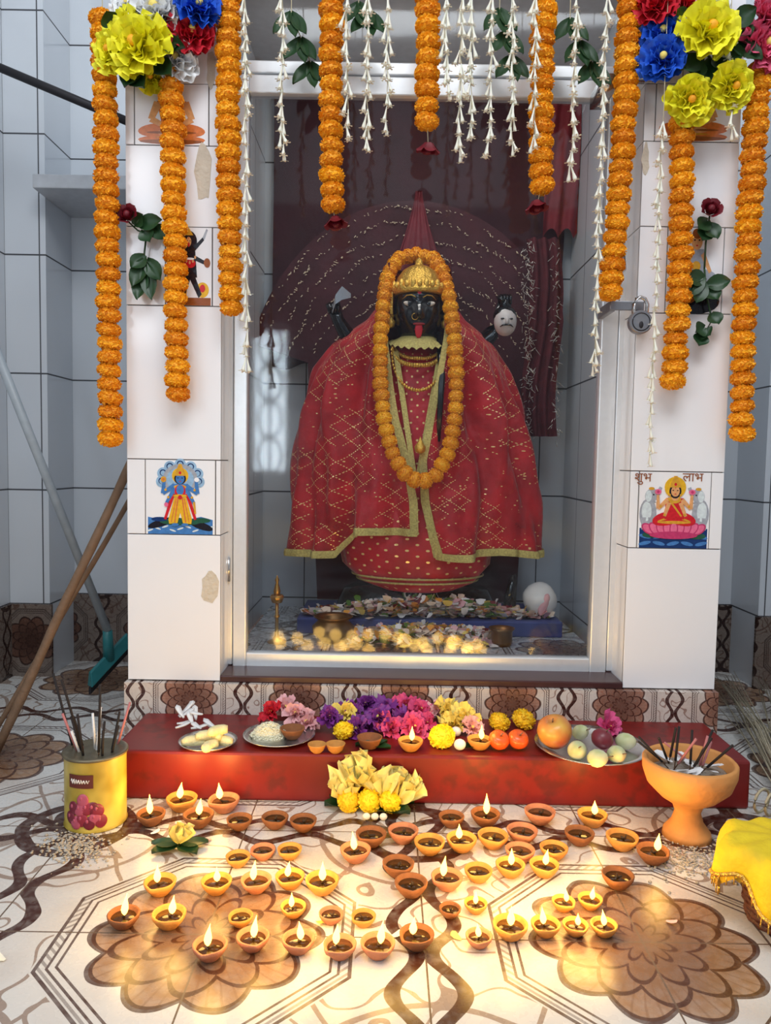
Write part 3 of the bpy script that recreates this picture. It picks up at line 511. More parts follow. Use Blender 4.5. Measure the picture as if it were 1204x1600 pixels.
m=M().lathe([(0,0),(.026,0),(.03,.01),(.03,.04),(.037,.05),(.034,.05),(.026,.04),(0,.012)],28,PZ(783,1008,ZI));tag(m.build('brass_cup',oldbrass,org=True),'small dark brass cup at the right of the floor petals','cup')
c=PZ(432,1004,ZI);ls=thing('brass_lamp_stand','slender brass lamp stand at the left of the shrine floor','lamp stand',c)
m=M().lathe([(0,0),(.026,0),(.028,.005),(.012,.012),(.006,.02),(.005,.07),(.009,.075),(.005,.08),(.005,.11),(0,.112)],20,c);m.build('stem',brass,ls);m=M().lathe([(0,.11),(.014,.114),(.02,.13),(.016,.136),(0,.126)],20,c);m.build('lamp_bowl',brass,ls);m=M().lathe([(.006,.126),(.01,.145),(.007,.158),(.004,.17),(.006,.178),(0,.192)],16,c);m.build('finial',brass,ls)
c=P(842,962,2.34);c.z=ZB;m=M();prof=[(0,0),(.022,.002),(.042,.014),(.054,.034),(.057,.055),(.054,.07),(.05,.075),(.048,.08),(.038,.092),(.035,.094),(.022,.102),(.008,.106),(0,.107)]
m.lathe(prof,28,c,lambda a,z:1+.05*sin(a+z*60),.92,.85);m.k=1;m.ell(c+V((.004,-.043,.045)),(.014,.008,.035),14,9,Euler((0,.35,0)).to_matrix());tag(m.build('conch_shell',[mat('conch',(240,237,233),.35,0,.08,30),pinkl],org=True),'white conch shell resting on the right of the blue plinth','conch shell')
# ---------- marigolds
def mesh_of(m,name,mats,smooth=True):
    o=m.build(name,mats,None,smooth);me=o.data;bpy.data.objects.remove(o);return me
def marimesh(mt_,r=.029,n=200,fl_=.6):
    m=M();m.ell((0,0,0),(r*.88,r*.88,r*fl_*.94),16,10)
    for i in range(n):
        z=1-2*(i+.5)/n;a=i*2.39996;q=math.sqrt(1-z*z);d=V((q*cos(a),q*sin(a),z*fl_));t=V((-sin(a),cos(a),0))
        up=V((0,0,R.uniform(.3,1)*(1 if z>=0 else -1)))+t*R.uniform(-.6,.6);m.petal(d*r*.76,d.normalized()+t*R.uniform(-.35,.35),up,r*R.uniform(.2,.28),r*R.uniform(.12,.17),R.uniform(-.1,.6),.18,2,3)
    return mesh_of(m,'marigold',mt_)
MO=[marimesh(orange) for _ in range(3)];MY=[marimesh(yellow,.026,130,.75) for _ in range(2)];MS=[marimesh(orange,.029,170,.85) for _ in range(2)]
def put(me,name,par,loc,eul=(0,0,0),sc=1):
    o=bpy.data.objects.new(name,me);C.objects.link(o);o.parent=par;o.location=V(loc)-(wl(par) if par else V((0,0,0)));o.rotation_euler=eul;o.scale=(sc,)*3;return o
def rose_mesh(r):
    m=M();m.ell((0,0,0),(r*.4,r*.4,r*.5))
    for k,(n_,q,l,c_) in enumerate(((4,.1,.75,.1),(5,.25,.85,0),(6,.35,.95,-.25))):
        for i in range(n_):
            a=2*pi*i/n_+k*.5;d=V((cos(a)*q,sin(a)*q,1 if k<2 else .75));m.petal(V((cos(a)*r*q,sin(a)*r*q,-r*.45)),d,(-cos(a),-sin(a),.2),r*l*1.1,r*.5,c_,.05,4,4)
    return mesh_of(m,'rose_bloom',rosem)
RB=rose_mesh(.026);GY=1.797;YT=1.96
gl_=[((160,30),(172,685),None,'long orange marigold garland hanging left of the left pillar'),
((267,112),(277,615),None,'orange marigold garland hanging in front of the left white pillar'),
((357,-8),(361,481),None,'orange marigold garland hanging over the left edge of the glass door frame'),
((519,-8),(519,320),(524,347),'orange marigold garland ending in a red rose above the statue, left one'),
((668,-8),(667,190),(669,232),'short orange marigold garland ending in a dark rose at top centre of the door'),
((852,-8),(846,290),(838,322),'orange marigold garland ending in a red rose right of the statue'),
((984,-8),(952,457),None,'slanting orange marigold garland over the right edge of the glass door'),
((1064,170),(1051,595),None,'orange marigold garland in front of the right white pillar'),
((1186,110),(1157,677),None,'long orange marigold garland hanging right of the right pillar')]
for a,b,rose,lab in gl_:
    A,B=P(a[0],a[1],GY),P(b[0],b[1],GY);t=thing('marigold_garland',lab,'garland',(A.x,GY,YT),'marigold garlands hung before the shrine')
    n=int((A-B).length/.0312);bow=R.uniform(-.008,.008)
    for i in range(n+1):
        f=i/n;p=A.lerp(B,f)+V((bow*sin(pi*f)+R.uniform(-.002,.002),R.uniform(-.003,.003),0));put(R.choice(MO),'marigold',t,p,(R.uniform(-.14,.14),R.uniform(-.14,.14),R.random()*6),R.uniform(.95,1.06))
    e=B
    if rose:
        e=P(rose[0],rose[1],GY);put(RB,'rose',t,e,(pi+R.uniform(-.3,.3),.2,R.random()*6),1.0)['label']='dark red rose at the tip'
    M().tube([V((A.x,GY,YT)),A,A.lerp(B,.5)+V((bow,0,0)),B,e],.0012,5).build('string',thread,t)
gp=[(650,398,2.42),(622,404,2.38),(606,428,2.335),(599,470,2.285),(594,530,2.258),(594,600,2.225),(600,660,2.20),(614,712,2.188),(636,745,2.182),(658,754,2.182),(682,742,2.182),(702,704,2.19),(711,650,2.205),(713,590,2.222),(709,520,2.255),(701,462,2.285),(692,426,2.335),(676,404,2.38),(650,398,2.42)]
W=[P(*g) for g in gp];sg=thing('marigold_garland','orange marigold garland looped around the neck of the goddess statue','garland',W[9]);ln=[0]
for a,b in zip(W,W[1:]):ln.append(ln[-1]+(b-a).length)
n=int(ln[-1]/.034);pp=[]
for i in range(n):
    d=ln[-1]*i/n;k=max(j for j in range(len(ln)-1) if ln[j]<=d);f=(d-ln[k])/(ln[k+1]-ln[k]);pp.append(W[k].lerp(W[k+1],f))
for i,p in enumerate(pp):
    d=(pp[(i+1)%n]-pp[i-1]).normalized();put(R.choice(MS),'marigold',sg,p,d.to_track_quat('Z','Y').to_euler(),R.uniform(.78,.88))
M().tube(pp+[pp[0]],.0015,5).build('string',thread,sg)
# tuberose strings
def budmesh():
    m=M()
    for s in(-1,1):
        q=Euler((R.uniform(-.2,.2),s*R.uniform(.06,.3),0)).to_matrix();k=len(m.v);L=R.uniform(.03,.04)
        m.lathe([(.0011,0),(.0018,-L*.3),(.0026,-L*.6),(.0046,-L*.85),(.0042,-L*.97),(0,-L)],7)
        for i in range(5):
            a=2*pi*i/5;m.petal((.003*cos(a),.003*sin(a),-L*.93),(cos(a),sin(a),-.7),(0,0,1),.0075,.0025,.3,0,2,2)
        for v in m.v[k:]:v.xyz=q@v
    return mesh_of(m,'tuberose_buds',cream)
BM=[budmesh() for _ in range(3)]
tu=[(383,-8,385,575,'long white tuberose string beside the marigold garland at the door left edge'),(441,-8,441,245,'white tuberose string second from left before the door'),(541,-8,542,215,'white tuberose string hugging the left rose tipped marigold garland'),(575,-8,572,236,'white tuberose string right of the left rose tipped garland'),(606,-8,604,208,'white tuberose string midway between the left and centre garlands'),(696,-8,697,150,'white tuberose string touching the short centre garland'),(722,-8,716,248,'long white tuberose string just right of the short centre garland'),(738,-8,734,215,'thin white tuberose string third right of the centre garland'),(768,-8,765,238,'white tuberose string left of the dark green leaves'),(801,-8,799,240,'white tuberose string left of the right rose tipped garland'),(836,-8,834,232,'white tuberose string against the right rose tipped garland'),(902,-8,890,275,'white tuberose string in the gap left of the slanting garland'),(948,-8,926,585,'long white tuberose string hanging beside the slanting garland past the padlock'),(1035,190,1014,725,'white tuberose string hanging down the left edge of the right pillar'),(1140,20,1143,215,'short white tuberose string under the right bouquet')]
for x0,y0,x1,y1,lab in tu:
    yy=1.75+R.uniform(-.004,.004);A,B=P(x0,y0,yy),P(x1,y1,yy);t=thing('tuberose_string',lab,'flower string',(A.x,yy,YT),'white tuberose strings');n=max(3,int((A-B).length/.028));pts=[V((A.x,yy,YT))]
    for i in range(n):
        p=A.lerp(B,i/n)+V((R.uniform(-.003,.003),0,0));pts.append(p);put(R.choice(BM),'bud_pair',t,p,(R.uniform(-.1,.1),R.uniform(-.12,.12),R.random()*6),R.uniform(.85,1.1))
    M().tube(pts,.0009,4).build('string',thread,t)
for pts,lab in((((455,20),(470,60),(485,98)),'dark green leaf bunch hanging between the left garlands above the door'),(((560,5),(575,18)),'few dark leaves at the top edge left of centre'),(((780,15),(790,50),(798,88)),'dark green leaf bunch right of the centre garland'),(((890,30),(905,65),(925,98)),'dark green leaf bunch left of the slanting garland')):
    A=P(*pts[0],1.835);t=thing('leaf_bunch',lab,'leaves',(A.x,1.835,YT),'hanging green leaf bunches')
    M().tube([V((A.x,1.835,YT))]+[P(*q,1.835) for q in pts],.0012,5).build('string',thread,t)
    for q in pts:
        for s in(-1,1,.3):
            m=M().petal(P(*q,1.835),(s*.6,-.25,-1),(0,-1,.2),.075,.015,.1,.02,6,4,True);m.build('leaf',leafm,t)
# bouquets
def carnation(m,c,ax,r):
    ax=V(ax).normalized();a1=ax.cross(V((0,0,1))).normalized();a2=ax.cross(a1)
    for k in range(5):
        n_=(8,7,7,6,5)[k];el=(.05,.3,.6,.95,1.3)[k];l=r*(1.05,1.0,.85,.68,.5)[k]
        for i in range(n_):
            t=2*pi*(i+k*.4)/n_+R.uniform(-.15,.15);rd=a1*cos(t)+a2*sin(t);e=el+R.uniform(-.15,.15);m.petal(V(c)-ax*r*.1+rd*r*.05,rd*cos(e)+ax*sin(e),ax,l*R.uniform(.85,1.1),r*.5,.1,.16,5,8)
def bouquet(lab,items,leaves,base):
    B=P(*base,YC-.004);t=thing('flower_bouquet',lab,'bouquet',B);nm={fy:'yellow',fw_:'white',fr_:'red',fb_:'blue',fp_:'pink'}
    for px,py,rp,mt_,dy in items:
        c=P(px,py,1.775-dy);m=M();carnation(m,c,((px-base[0])/160,-1,(base[1]-py)/200+.1),rp/650);o=m.build('artificial_flower',mt_,t,label=nm[mt_]+' ruffled cloth flower')
        m=M();d=V(((px-base[0])/160,-1,(base[1]-py)/200+.1)).normalized();m.ell(c+d*rp/650*.3,(rp/650*.16,)*3);m.build('flower_centre',yelp if mt_ is not fy else orange,o)
        M().tube([c+V((0,.01,0)),B.lerp(c,.4)+V((0,-.005,0)),B],.003,6).build('stem',leafm,t)
    for px,py,ex,ey in leaves:
        a=P(px,py,1.77);b=P(ex,ey,1.745);M().petal(a,b-a,(0,-1,.1),(b-a).length,.024,.05,.03,6,4,True).build('leaf',leafm,t)
bouquet('artificial bouquet of yellow, white, red and blue flowers on the left pillar',[(215,72,46,fy,.03),(175,80,32,fy,.01),(192,46,32,fy,.01),(238,122,24,fy,-.02),(244,20,42,fw_,0),(275,92,32,fw_,-.01),(205,12,32,fw_,-.01),(300,52,34,fr_,0),(310,12,34,fb_,.01)],[(235,70,292,78),(240,95,270,122),(215,100,195,140),(180,45,166,16),(200,110,228,142),(265,50,265,88)],(255,70))
bouquet('artificial bouquet of yellow, blue, red and pink flowers on the right pillar',[(1106,50,44,fy,.03),(1078,156,34,fy,.02),(1142,136,34,fy,.03),(1036,92,34,fb_,.015),(1036,52,32,fb_,0),(1024,6,36,fr_,0),(1112,2,28,fw_,0),(1190,72,38,fp_,0),(1198,28,32,fp_,-.01),(1070,6,28,fr_,-.01)],[(1110,92,1105,142),(1095,92,1060,112),(1130,95,1165,82),(1145,40,1182,14),(1140,60,1188,98),(1075,40,1050,20),(1120,90,1130,120),(1085,95,1085,130),(1150,45,1172,60)],(1095,75))
def rose(lab,bl,stem,lv,cat='rose'):
    Y=YC-.02;t=thing('rose_stem' if not bl else 'red_rose',lab,cat,P(*stem[-1],YC-.004))
    if bl:put(RB,'bloom',t,P(bl[0],bl[1],Y-.012),(1.2,R.uniform(-.4,.4),0),.95)
    sm=M().tube([P(x,y,Y) for x,y in stem],.0022,6).build('stem',leafm,t)
    for px,py,ex,ey in lv:
        a=P(px,py,Y);b=P(ex,ey,Y-.012);M().petal(a,b-a,(0,-1,.1),(b-a).length,.02,.05,.02,6,4,True).build('leaf',leafm,sm)
rose('dark red rose with leaves stuck on the left pillar beside its garland',(199,336),[(199,345),(215,360),(240,370)],[(215,352,255,345),(225,360,235,380),(240,355,265,375),(210,352,225,335)])
rose('leafy rose stem without bloom on the left pillar above the bare tiles',None,[(228,372),(225,400),(232,430)],[(226,405,208,450),(228,410,238,470),(230,405,252,440),(225,420,215,470),(228,400,205,420)],'leaves')
rose('dark red rose with leaves stuck high on the right pillar',(1110,327),[(1108,338),(1102,380),(1100,420)],[(1105,345,1088,360),(1104,350,1120,375),(1102,360,1095,378)])
rose('leafy rose stem without bloom on the right pillar below the red rose',None,[(1100,420),(1103,460),(1112,500),(1095,530)],[(1100,440,1070,430),(1102,445,1140,440),(1098,440,1085,475),(1105,450,1120,470),(1110,490,1122,508),(1100,512,1084,520),(1098,520,1110,525),(1095,522,1090,542),(1098,430,1070,465)],'leaves')
# ---------- diyas
def diya(mt_,lit):
    t=thing('oil_lamp','clay oil lamp','oil lamp')
    wob=lambda a,z:1+(.16*math.exp(-((a-1.5*pi)/.28)**2) if z>.013 else 0)
    m=M().lathe([(0,0),(.0125,0),(.015,.002),(.021,.009),(.0262,.017),(.0275,.023),(.026,.0245),(.0236,.023),(.0205,.015),(.012,.009),(0,.008)],28,(0,0,0),wob);m.build('bowl',mt_,t)
    M().lathe([(0,.0165),(.0212,.0168),(.0208,.0174),(0,.0176)],24).build('oil',oil,t)
    wk=M().tube([(.004,.006,.0172),(0,-.002,.0185),(0,-.008,.023),(0,-.009,.0285)],[.0022,.0022,.0018,.0012],6).build('wick',wickm,t)
    if lit:
        l=R.uniform(-.005,.005);h=R.uniform(.025,.038);m=M();rs=[]
        for f,r in((0,.0012),(.12,.0046),(.28,.0063),(.45,.0055),(.65,.0033),(.85,.0013),(1,.0003)):
            rs.append([V((r*cos(a)+l*f*f,-.009+r*sin(a),.0255+h*f)) for a in [2*pi*i/10 for i in range(10)]])
        m.loft(rs);m.build('flame',flame,wk)
        ld=bpy.data.lights.new('flame_light','POINT');ld.energy=.27;ld.color=(1,.58,.14);ld.shadow_soft_size=.022;o=bpy.data.objects.new('flame_light',ld);C.objects.link(o);o.parent=t;o.location=(l,-.009,.0255+h+.02)
    return t
masters={}
rows={'front row':[(328,1478,57,1,1),(395,1464,54,1,1),(466,1468,54,1,1),(531,1476,54,1,1),(590,1475,57,1,1),(651,1462,57,1,2),(748,1460,44,1,1),(797,1447,57,1,0),(852,1443,48,1,0),(899,1442,42,1,0),(943,1443,44,1,0)],
'second row from the front':[(193,1430,52,1,2),(264,1430,55,1,0),(376,1428,40,0,0),(458,1414,42,1,0),(517,1424,40,0,1),(568,1428,40,0,0),(703,1415,36,0,2),(743,1408,38,1,0),(880,1405,38,1,0),(922,1402,40,1,0)],
'middle row':[(250,1380,52,1,0),(338,1378,50,1,0),(400,1376,50,1,1),(453,1370,48,1,0),(503,1378,55,1,0),(642,1382,54,0,2),(698,1372,52,1,1),(747,1360,46,0,0),(797,1352,48,1,0),(850,1352,48,1,0),(965,1370,52,0,2)],
'fourth row from the front':[(380,1335,40,0,0),(411,1328,40,0,1),(444,1326,40,0,0),(555,1330,50,1,1),(622,1352,52,0,2),(677,1316,50,0,0),(714,1314,50,1,0),(812,1330,48,0,1),(865,1326,46,0,0),(1018,1332,52,1,2)],
'row nearest the red ledge':[(236,1274,46,1,2),(284,1252,50,1,0),(310,1277,50,1,2),(350,1254,50,1,1),(374,1281,42,0,2),(430,1279,44,0,2),(473,1283,44,0,2),(580,1306,50,0,2),(632,1302,50,0,1),(705,1277,42,0,2),(758,1275,48,1,2),(768,1309,50,0,0),(815,1301,50,0,1),(843,1272,50,0,1),(905,1304,48,0,2),(925,1276,48,1,0),(973,1312,52,0,0)]}
ordn=['leftmost','second from left','third from left','fourth from left','fifth from left','sixth from left','seventh from left','eighth from left','ninth from left','tenth from left','eleventh from left','twelfth from left','thirteenth from left','fourteenth from left','fifteenth from left','sixteenth from left','rightmost']
dl=[]
for rn,it in rows.items():
    it=sorted(it)
    for i,(px,py,w,lit,mk) in enumerate(it):
        p=PZ(px,py,.018);p.z=0;sc=w/F*(p-CAM).dot(fw)/.057;dl.append([p,sc,lit,mk,rn,'rightmost' if i==len(it)-1 else ordn[i]])
for _ in range(80):
    for i in range(len(dl)):
        for j in range(i):
            d=dl[i][0]-dl[j][0];mn=.0295*(dl[i][1]+dl[j][1])
            if d.length<mn:
                d=(d.normalized() if d.length>1e-6 else V((1,0,0)))*(mn-d.length)*.5;dl[i][0]+=d;dl[j][0]-=d
        dl[i][0].y=min(dl[i][0].y,1.54)
for p,sc,lit,mk,rn,od in dl:
    k=(mk,lit,R.randrange(4) if lit else 0)
    if k not in masters:masters[k]=o=diya((clay,clay2,clay3)[mk],lit);o.location=p;o.scale=(sc,)*3
    else:o=dup(masters[k],p,sc=sc)
    o.rotation_euler=(0,0,R.uniform(-.9,.9));cn=('orange','pinkish','brown')[mk]
    tag(o,('lit ' if lit else 'unlit ')+cn+' clay oil lamp, '+od+' in the '+rn,'oil lamp','clay oil lamps on the floor')
for (px,py,lab) in((641,1158,'lit orange clay oil lamp on the red ledge before the pink flowers'),(749,1156,'lit orange clay oil lamp on the red ledge left of the tomatoes')):
    p=PZ(px,py,RT+.02);p.z=RT;o=dup([masters[k] for k in masters if k[:2]==(0,1)][0],p,sc=.98,rz=.3);tag(o,lab,'oil lamp','oil lamps on the red ledge')
for (px,py,s_,lab) in((495,1164,.72,'smallest clay cup on the red ledge beside the second plate'),(524,1164,.76,'small clay cup on the red ledge below the yellow marigold'),(577,1158,1.0,'wider brown clay cup on the red ledge in front of the purple flowers')):
    p=PZ(px,py,RT+.016);p.z=RT;m=M().lathe([(0,0),(.012,0),(.02,.008),(.026,.022),(.0275,.026),(.025,.026),(.018,.01),(0,.006)],24);m.v=[v*s_+p for v in m.v];tag(m.build('clay_cup',clay3 if s_==1 else clay,org=True),lab,'cup','small clay cups')
# ---------- ledge offerings
def plate(px,py,w,lab):
    p=PZ(px,py,RT+.006);p.z=RT;r=w/2/F*(p-CAM).dot(fw);m=M().lathe([(0,.001),(r*.72,.001),(r*.9,.007),(r,.011),(r*1.0,.0125),(r*.88,.009),(r*.7,.003),(0,.003)],44,p);tag(m.build('steel_plate',steel,org=True),lab,'plate','steel plates');return p
pA=plate(325,1160,90,'small steel plate with banana pieces at the left end of the red ledge');pB=plate(436,1150,112,'steel plate with rice and sweets, second from left on the red ledge');pC=plate(922,1166,172,'large steel plate of fruit at the right end of the red ledge')
bmat=mat('banana',(238,224,168),.5,0,.2,60,.3)
for i,(px,py,h,a,lab) in enumerate(((304,1156,0,.3,'peeled banana piece at the left of its plate'),(328,1164,0,1.2,'peeled banana piece at the front of the small plate'),(349,1154,0,2.4,'peeled banana piece at the right of the small plate'),(326,1148,.012,.1,'peeled banana piece in the middle of the small plate'),(340,1140,.024,.9,'peeled banana piece lying highest on the small plate'))):
    p=PZ(px,py,RT+.018+h);p.z=RT+.0155+h;d=V((cos(a),sin(a)*.7,0));sd=V((-d.y,d.x,0));m=M().tube([p-d*.026-sd*.005,p-d*.018,p-d*.006+sd*.003,p+d*.006+sd*.003,p+d*.018,p+d*.026-sd*.005],[.006,.010,.0115,.0112,.0105,.008],12);tag(m.build('banana_piece',bmat,org=True),lab,'banana','banana pieces')
for i in range(14):
    px,py=R.uniform(270,345),R.uniform(1114,1140);p=PZ(px,py,RT+.025);p.z=RT+.02+.002*i;a=R.random()*3.1;d=V((cos(a),sin(a),R.uniform(-.2,.5)));m=M().petal(p-d*.02,d,(0,0,1),R.uniform(.03,.05),.006,.15,.03,4,2);o=m.build('coconut_slice',fw_,org=True);o.modifiers.new('t','SOLIDIFY').thickness=.003;tag(o,'thin white coconut slice behind the banana pieces','coconut','coconut slices on the small plate')
m=M()
for i in range(700):
    a=R.random()*6.28;r=.04*math.sqrt(R.random());m.ell(pB+V((-.022+r*cos(a),r*sin(a)*.9,.006+.03*(1-(r/.042)**2)*R.uniform(.8,1))),(.005,.002,.0018),5,3,Euler((0,R.uniform(-.5,.5),R.random()*6)).to_matrix())
m.ell(pB+V((-.022,0,.006)),(.038,.034,.024));o=m.build('rice',mat('rice',(236,230,200),.6),org=True);tag(o,'mound of pale rice on the second plate','rice');o['kind']='stuff'
p=pB+V((.03,-.008,.0045));m=M().lathe([(0,0),(.012,0),(.02,.008),(.026,.02),(.0275,.024),(.025,.024),(.018,.01),(0,.006)],24,p);tag(m.build('clay_cup',clay3,org=True),'brown clay cup sitting on the plate of rice','cup')
def flower(name,lab,px,py,z,r,mt_,n_=6,ax=(0,-.5,1)):
    p=PZ(px,py,z);m=M();ax=V(ax).normalized();a1=ax.cross(V((.1,1,0))).normalized();a2=ax.cross(a1);p.y=min(p.y,1.805)
    for k in range(3):
        for i in range(n_):
            t=2*pi*(i+.5*k)/n_+R.uniform(-.25,.25);rd=a1*cos(t)+a2*sin(t);e=.1+.45*k+R.uniform(-.2,.25);m.petal(p,rd*cos(e)+ax*sin(e),ax,r*(1-.2*k)*R.uniform(.8,1.2),r*R.uniform(.26,.4),R.uniform(-.15,.3),.2,4,5)
    m.k=1;m.ell(p+ax*r*.2,(r*.12,)*3,8,6)
    return tag(m.build(name,[mt_,yelp],org=True),lab,'flower','loose flowers on the red ledge')
fl_list=[(purple,548,1112,'purple flower left of the purple heap, above the brown cup'),(purple,575,1130,'purple flower just behind the wide brown cup'),(purple,604,1108,'purple flower between two pink ones at the back'),(purple,572,1100,'hindmost purple flower against the tiled riser'),(pink,632,1106,'pink flower at the back of the heap behind the lit lamp'),(pink,656,1110,'magenta pink flower right of the lit lamp'),(pink,612,1137,'pink flower left of the lit ledge lamp'),(pink,668,1132,'pink flower leaning on the yellow marigold'),(yelp,698,1112,'yellow petalled flower at the back of the ledge'),(yelp,724,1120,'yellow petalled flower left of the right lit ledge lamp'),(fr_,424,1114,'small red flower behind the rice plate'),(pinkl,462,1116,'pale pink flower on the back of the rice plate'),(pinkl,480,1130,'pale pink flower at the right rim of the rice plate'),(pink,950,1138,'pink flower on the back of the fruit plate'),(pinkl,737,1138,'pale pink flower behind the right ledge lamp'),(purple,592,1122,'purple flower in the middle of the purple heap'),
(purple,630,1128,'purple flower wedged behind the left lit ledge lamp'),(pink,646,1138,'pink flower half hidden by the left ledge lamp flame'),(pinkl,682,1108,'pale pink flower between the magenta and the yellow flowers'),(yelp,708,1132,'yellow petalled flower above the yellow marigold head'),(purple,558,1140,'purple flower lowest at the left end of the heap'),(purple,515,1122,'purple flower beside the rice plate behind the small cups'),(pinkl,446,1106,'pale pink flower at the top of the rice plate'),(yelp,540,1116,'yellow petalled flower at the left end of the purple heap')]
for mt_,px,py,lab in fl_list:flower('loose_flower',lab,px,py,RT+(.032 if py<1125 else .016),R.uniform(.03,.04),mt_,R.choice((5,6,7)),(R.uniform(-.6,.6),-.8,1))
for px,py,me,s_,lab in((537,1140,MY[0],.95,'yellow marigold head beside the small clay cups on the ledge'),(690,1152,MY[1],1.15,'yellow marigold head right of the left lit ledge lamp'),(780,1127,MY[0],1.0,'yellow marigold head behind the tomatoes, left one'),(818,1124,MY[1],1.1,'yellow marigold head behind the tomatoes, beside the apple')):
    p=PZ(px,py,RT+.02);p.z=RT+.019*s_;tag(put(me,'yellow_marigold',None,p,(.4,.2,px),s_),lab,'flower','loose yellow marigolds on the ledge')
tom=mat('tomato',(228,95,38),.25,0,.2,20)
def fruit(name,p,r,prof,mt_,lab,cat,eul=(0,0,0),stem=True,group=None):
    t=thing(name,lab,cat,p,group);q=Euler(eul).to_matrix();m=M().lathe([(a*r,b*r) for a,b in prof],22);m.v=[p+V((0,0,r*.98))+q@v for v in m.v];b=m.build('body',mt_,t)
    if stem:
        m=M().tube([(0,0,r*prof[-1][1]-.004),(.001,0,r*prof[-1][1]+.005),(.003,0,r*prof[-1][1]+.01)],.0013,5);m.v=[p+V((0,0,r*.98))+q@v for v in m.v];m.build('stem',wood,t)
ap=[(0,-.78),(.3,-.88),(.7,-.7),(.97,-.2),(1,.2),(.85,.6),(.5,.85),(.2,.82),(0,.66)];ov=[(0,-1),(.4,-.92),(.8,-.6),(1,-.1),(.95,.35),(.7,.8),(.35,1.08),(0,1.15)]
for px,py,lab in((779,1158,'orange red tomato left of its pair on the ledge'),(809,1157,'orange red tomato right of its pair, beside the fruit plate')):
    p=PZ(px,py,RT+.02);p.z=RT;fruit('tomato',p,.0225,[(a,b*.85) for a,b in ap],tom,lab,'tomato',(.5,.2,0),True,'tomatoes')
for px,py,r in((718,1164,.013),(712,1143,.012)):
    p=PZ(px,py,RT+.012);p.z=RT+r;m=M().ell(p,(r,r,r*.9));tag(m.build('sweet_ball',fw_,org=True),'white round sweet '+('in front of the yellow flowers' if py>1150 else 'tucked behind its twin'),'sweet','white sweets')
gu=mat('guava',(198,208,140),.4,0,.2,20,c2=(232,232,200));app=mat('apple',(232,186,84),.3,0,.2,16,c2=(205,90,60));oni=mat('onion',(130,50,60),.35,0,.3,30)
p=PZ(866,1152,RT+.03);p.z=RT+.006;fruit('apple',p,.037,ap,app,'red and yellow apple at the left of the fruit plate','apple',(.3,-.3,0))
for i,(px,py,r,lab) in enumerate(((906,1146,.019,'pale guava behind the others next to the apple'),(901,1176,.021,'pale green guava at the front left of the fruit plate'),(932,1186,.018,'pale green guava at the front middle of the fruit plate'),(962,1182,.021,'pale green guava at the front right of the fruit plate'),(976,1160,.019,'pale guava at the right rim of the fruit plate'))):
    p=PZ(px,py,RT+.02);p.z=RT+.004;fruit('guava',p,r,[(a*(.85+.08*(i%3)),b*1.1) for a,b in ov],gu,lab,'guava',(R.uniform(1,1.5),0,R.uniform(-1.4,1.4)),True,'guavas on the fruit plate')
p=PZ(940,1160,RT+.02);p.z=RT+.004;fruit('onion',p,.024,[(a,b*.8) for a,b in ov],oni,'dark red onion in the middle of the fruit plate','onion',(.4,.3,0))
for px,py,a,lab in((555,1168,.2,'flat green leaf under the brown cup on the ledge'),(610,1172,2.9,'flat green leaf left of the lit ledge lamp'),(722,1170,.1,'flat green leaf under the white sweets')):
    p=PZ(px,py,RT);p.z=RT+.002;m=M().petal(p,(cos(a),sin(a),0),(0,0,1),.07,.02,.05,.02,6,4,True);tag(m.build('green_leaf',leafm,org=True),lab,'leaf','loose leaves')
# ---------- floor things
def tuft(lab,px,py,s,leaves,heads,whites):
    p=PZ(px,py,0);t=thing('flower_offering',lab,'flower offering',p)
    for a in leaves:M().petal(p+V((0,0,.003)),(cos(a),sin(a),0),(0,0,1),.075*s,.026*s,.03,.02,6,4,True).build('leaf',leafm,t)
    for hx,hz_,n_,tl in heads:
        c=p+V((hx*s,0,hz_*s));m=M()
        for k in range(n_):
            b=k*2.4+R.uniform(-.3,.3);q=.3+.9*k/n_;m.petal(c,(cos(b)*q+tl,sin(b)*q*.8-.12,.95),(cos(b),sin(b),.3),R.uniform(.035,.06)*s,R.uniform(.012,.02)*s,R.uniform(-.6,.1),.22,6,7)
        m.build('blossom',palep,t,label='loose pale yellow blossom')
    for i in range(whites):put(R.choice(MY),'marigold',t,p+V(((i-1)*.034*s,-.012*s,.018*s)),(R.random(),R.random(),0),.8*s)
    if whites:
        for i in range(3):m=M().ell(p+V((-.005+.017*i,-.045*s,.008)),(.008,.007,.007));m.build('white_bud',cream,t)
tuft('yellow flower offering on green leaves before the middle of the red ledge',577,1262,1.25,(.1,2.8,3.2,5.8),[(-.014,.038,12,-.1),(.022,.02,10,.35),(-.03,.012,8,-.4),(.044,.012,9,.6)],3);tuft('small pale yellow flower on leaves among the left lamps',280,1325,.7,(3.1,.2,3.8,5.6),[(0,.014,10,0)],0)
p=PZ(150,1282,0);tr=.058;th_=.145;tn=thing('incense_tin','round yellow tin with a fruit picture standing at the left end of the ledge','tin',p)
tinm=mat('tin_yellow',(188,164,56),.35,0,.35,16,c2=(214,192,92));M().lathe([(0,.001),(tr,.001),(tr+.002,.004),(tr,.008),(tr,th_-.008),(tr+.003,th_-.004),(tr,th_),(tr-.004,th_),(tr-.004,.01),(0,.01)],40,p).build('body',tinm,tn)
M().lathe([(tr-.003,th_-.006),(tr+.0035,th_-.005),(tr+.004,th_-.001),(tr,th_+.001),(tr-.004,th_)],40,p).build('rim',mat('tin_rim',(120,112,92),.4,.6,.3,40),tn)
def onTin(a,z,o=.0):return p+V(((tr+o)*sin(a),-(tr+o)*cos(a),z))
m=M();m.loft([[onTin(-.55+.84*i/16,z,.0012) for i in range(17)] for z in(.09,.116)],False);m.build('label_band',mat('label_brown',(92,38,30),.4),tn)
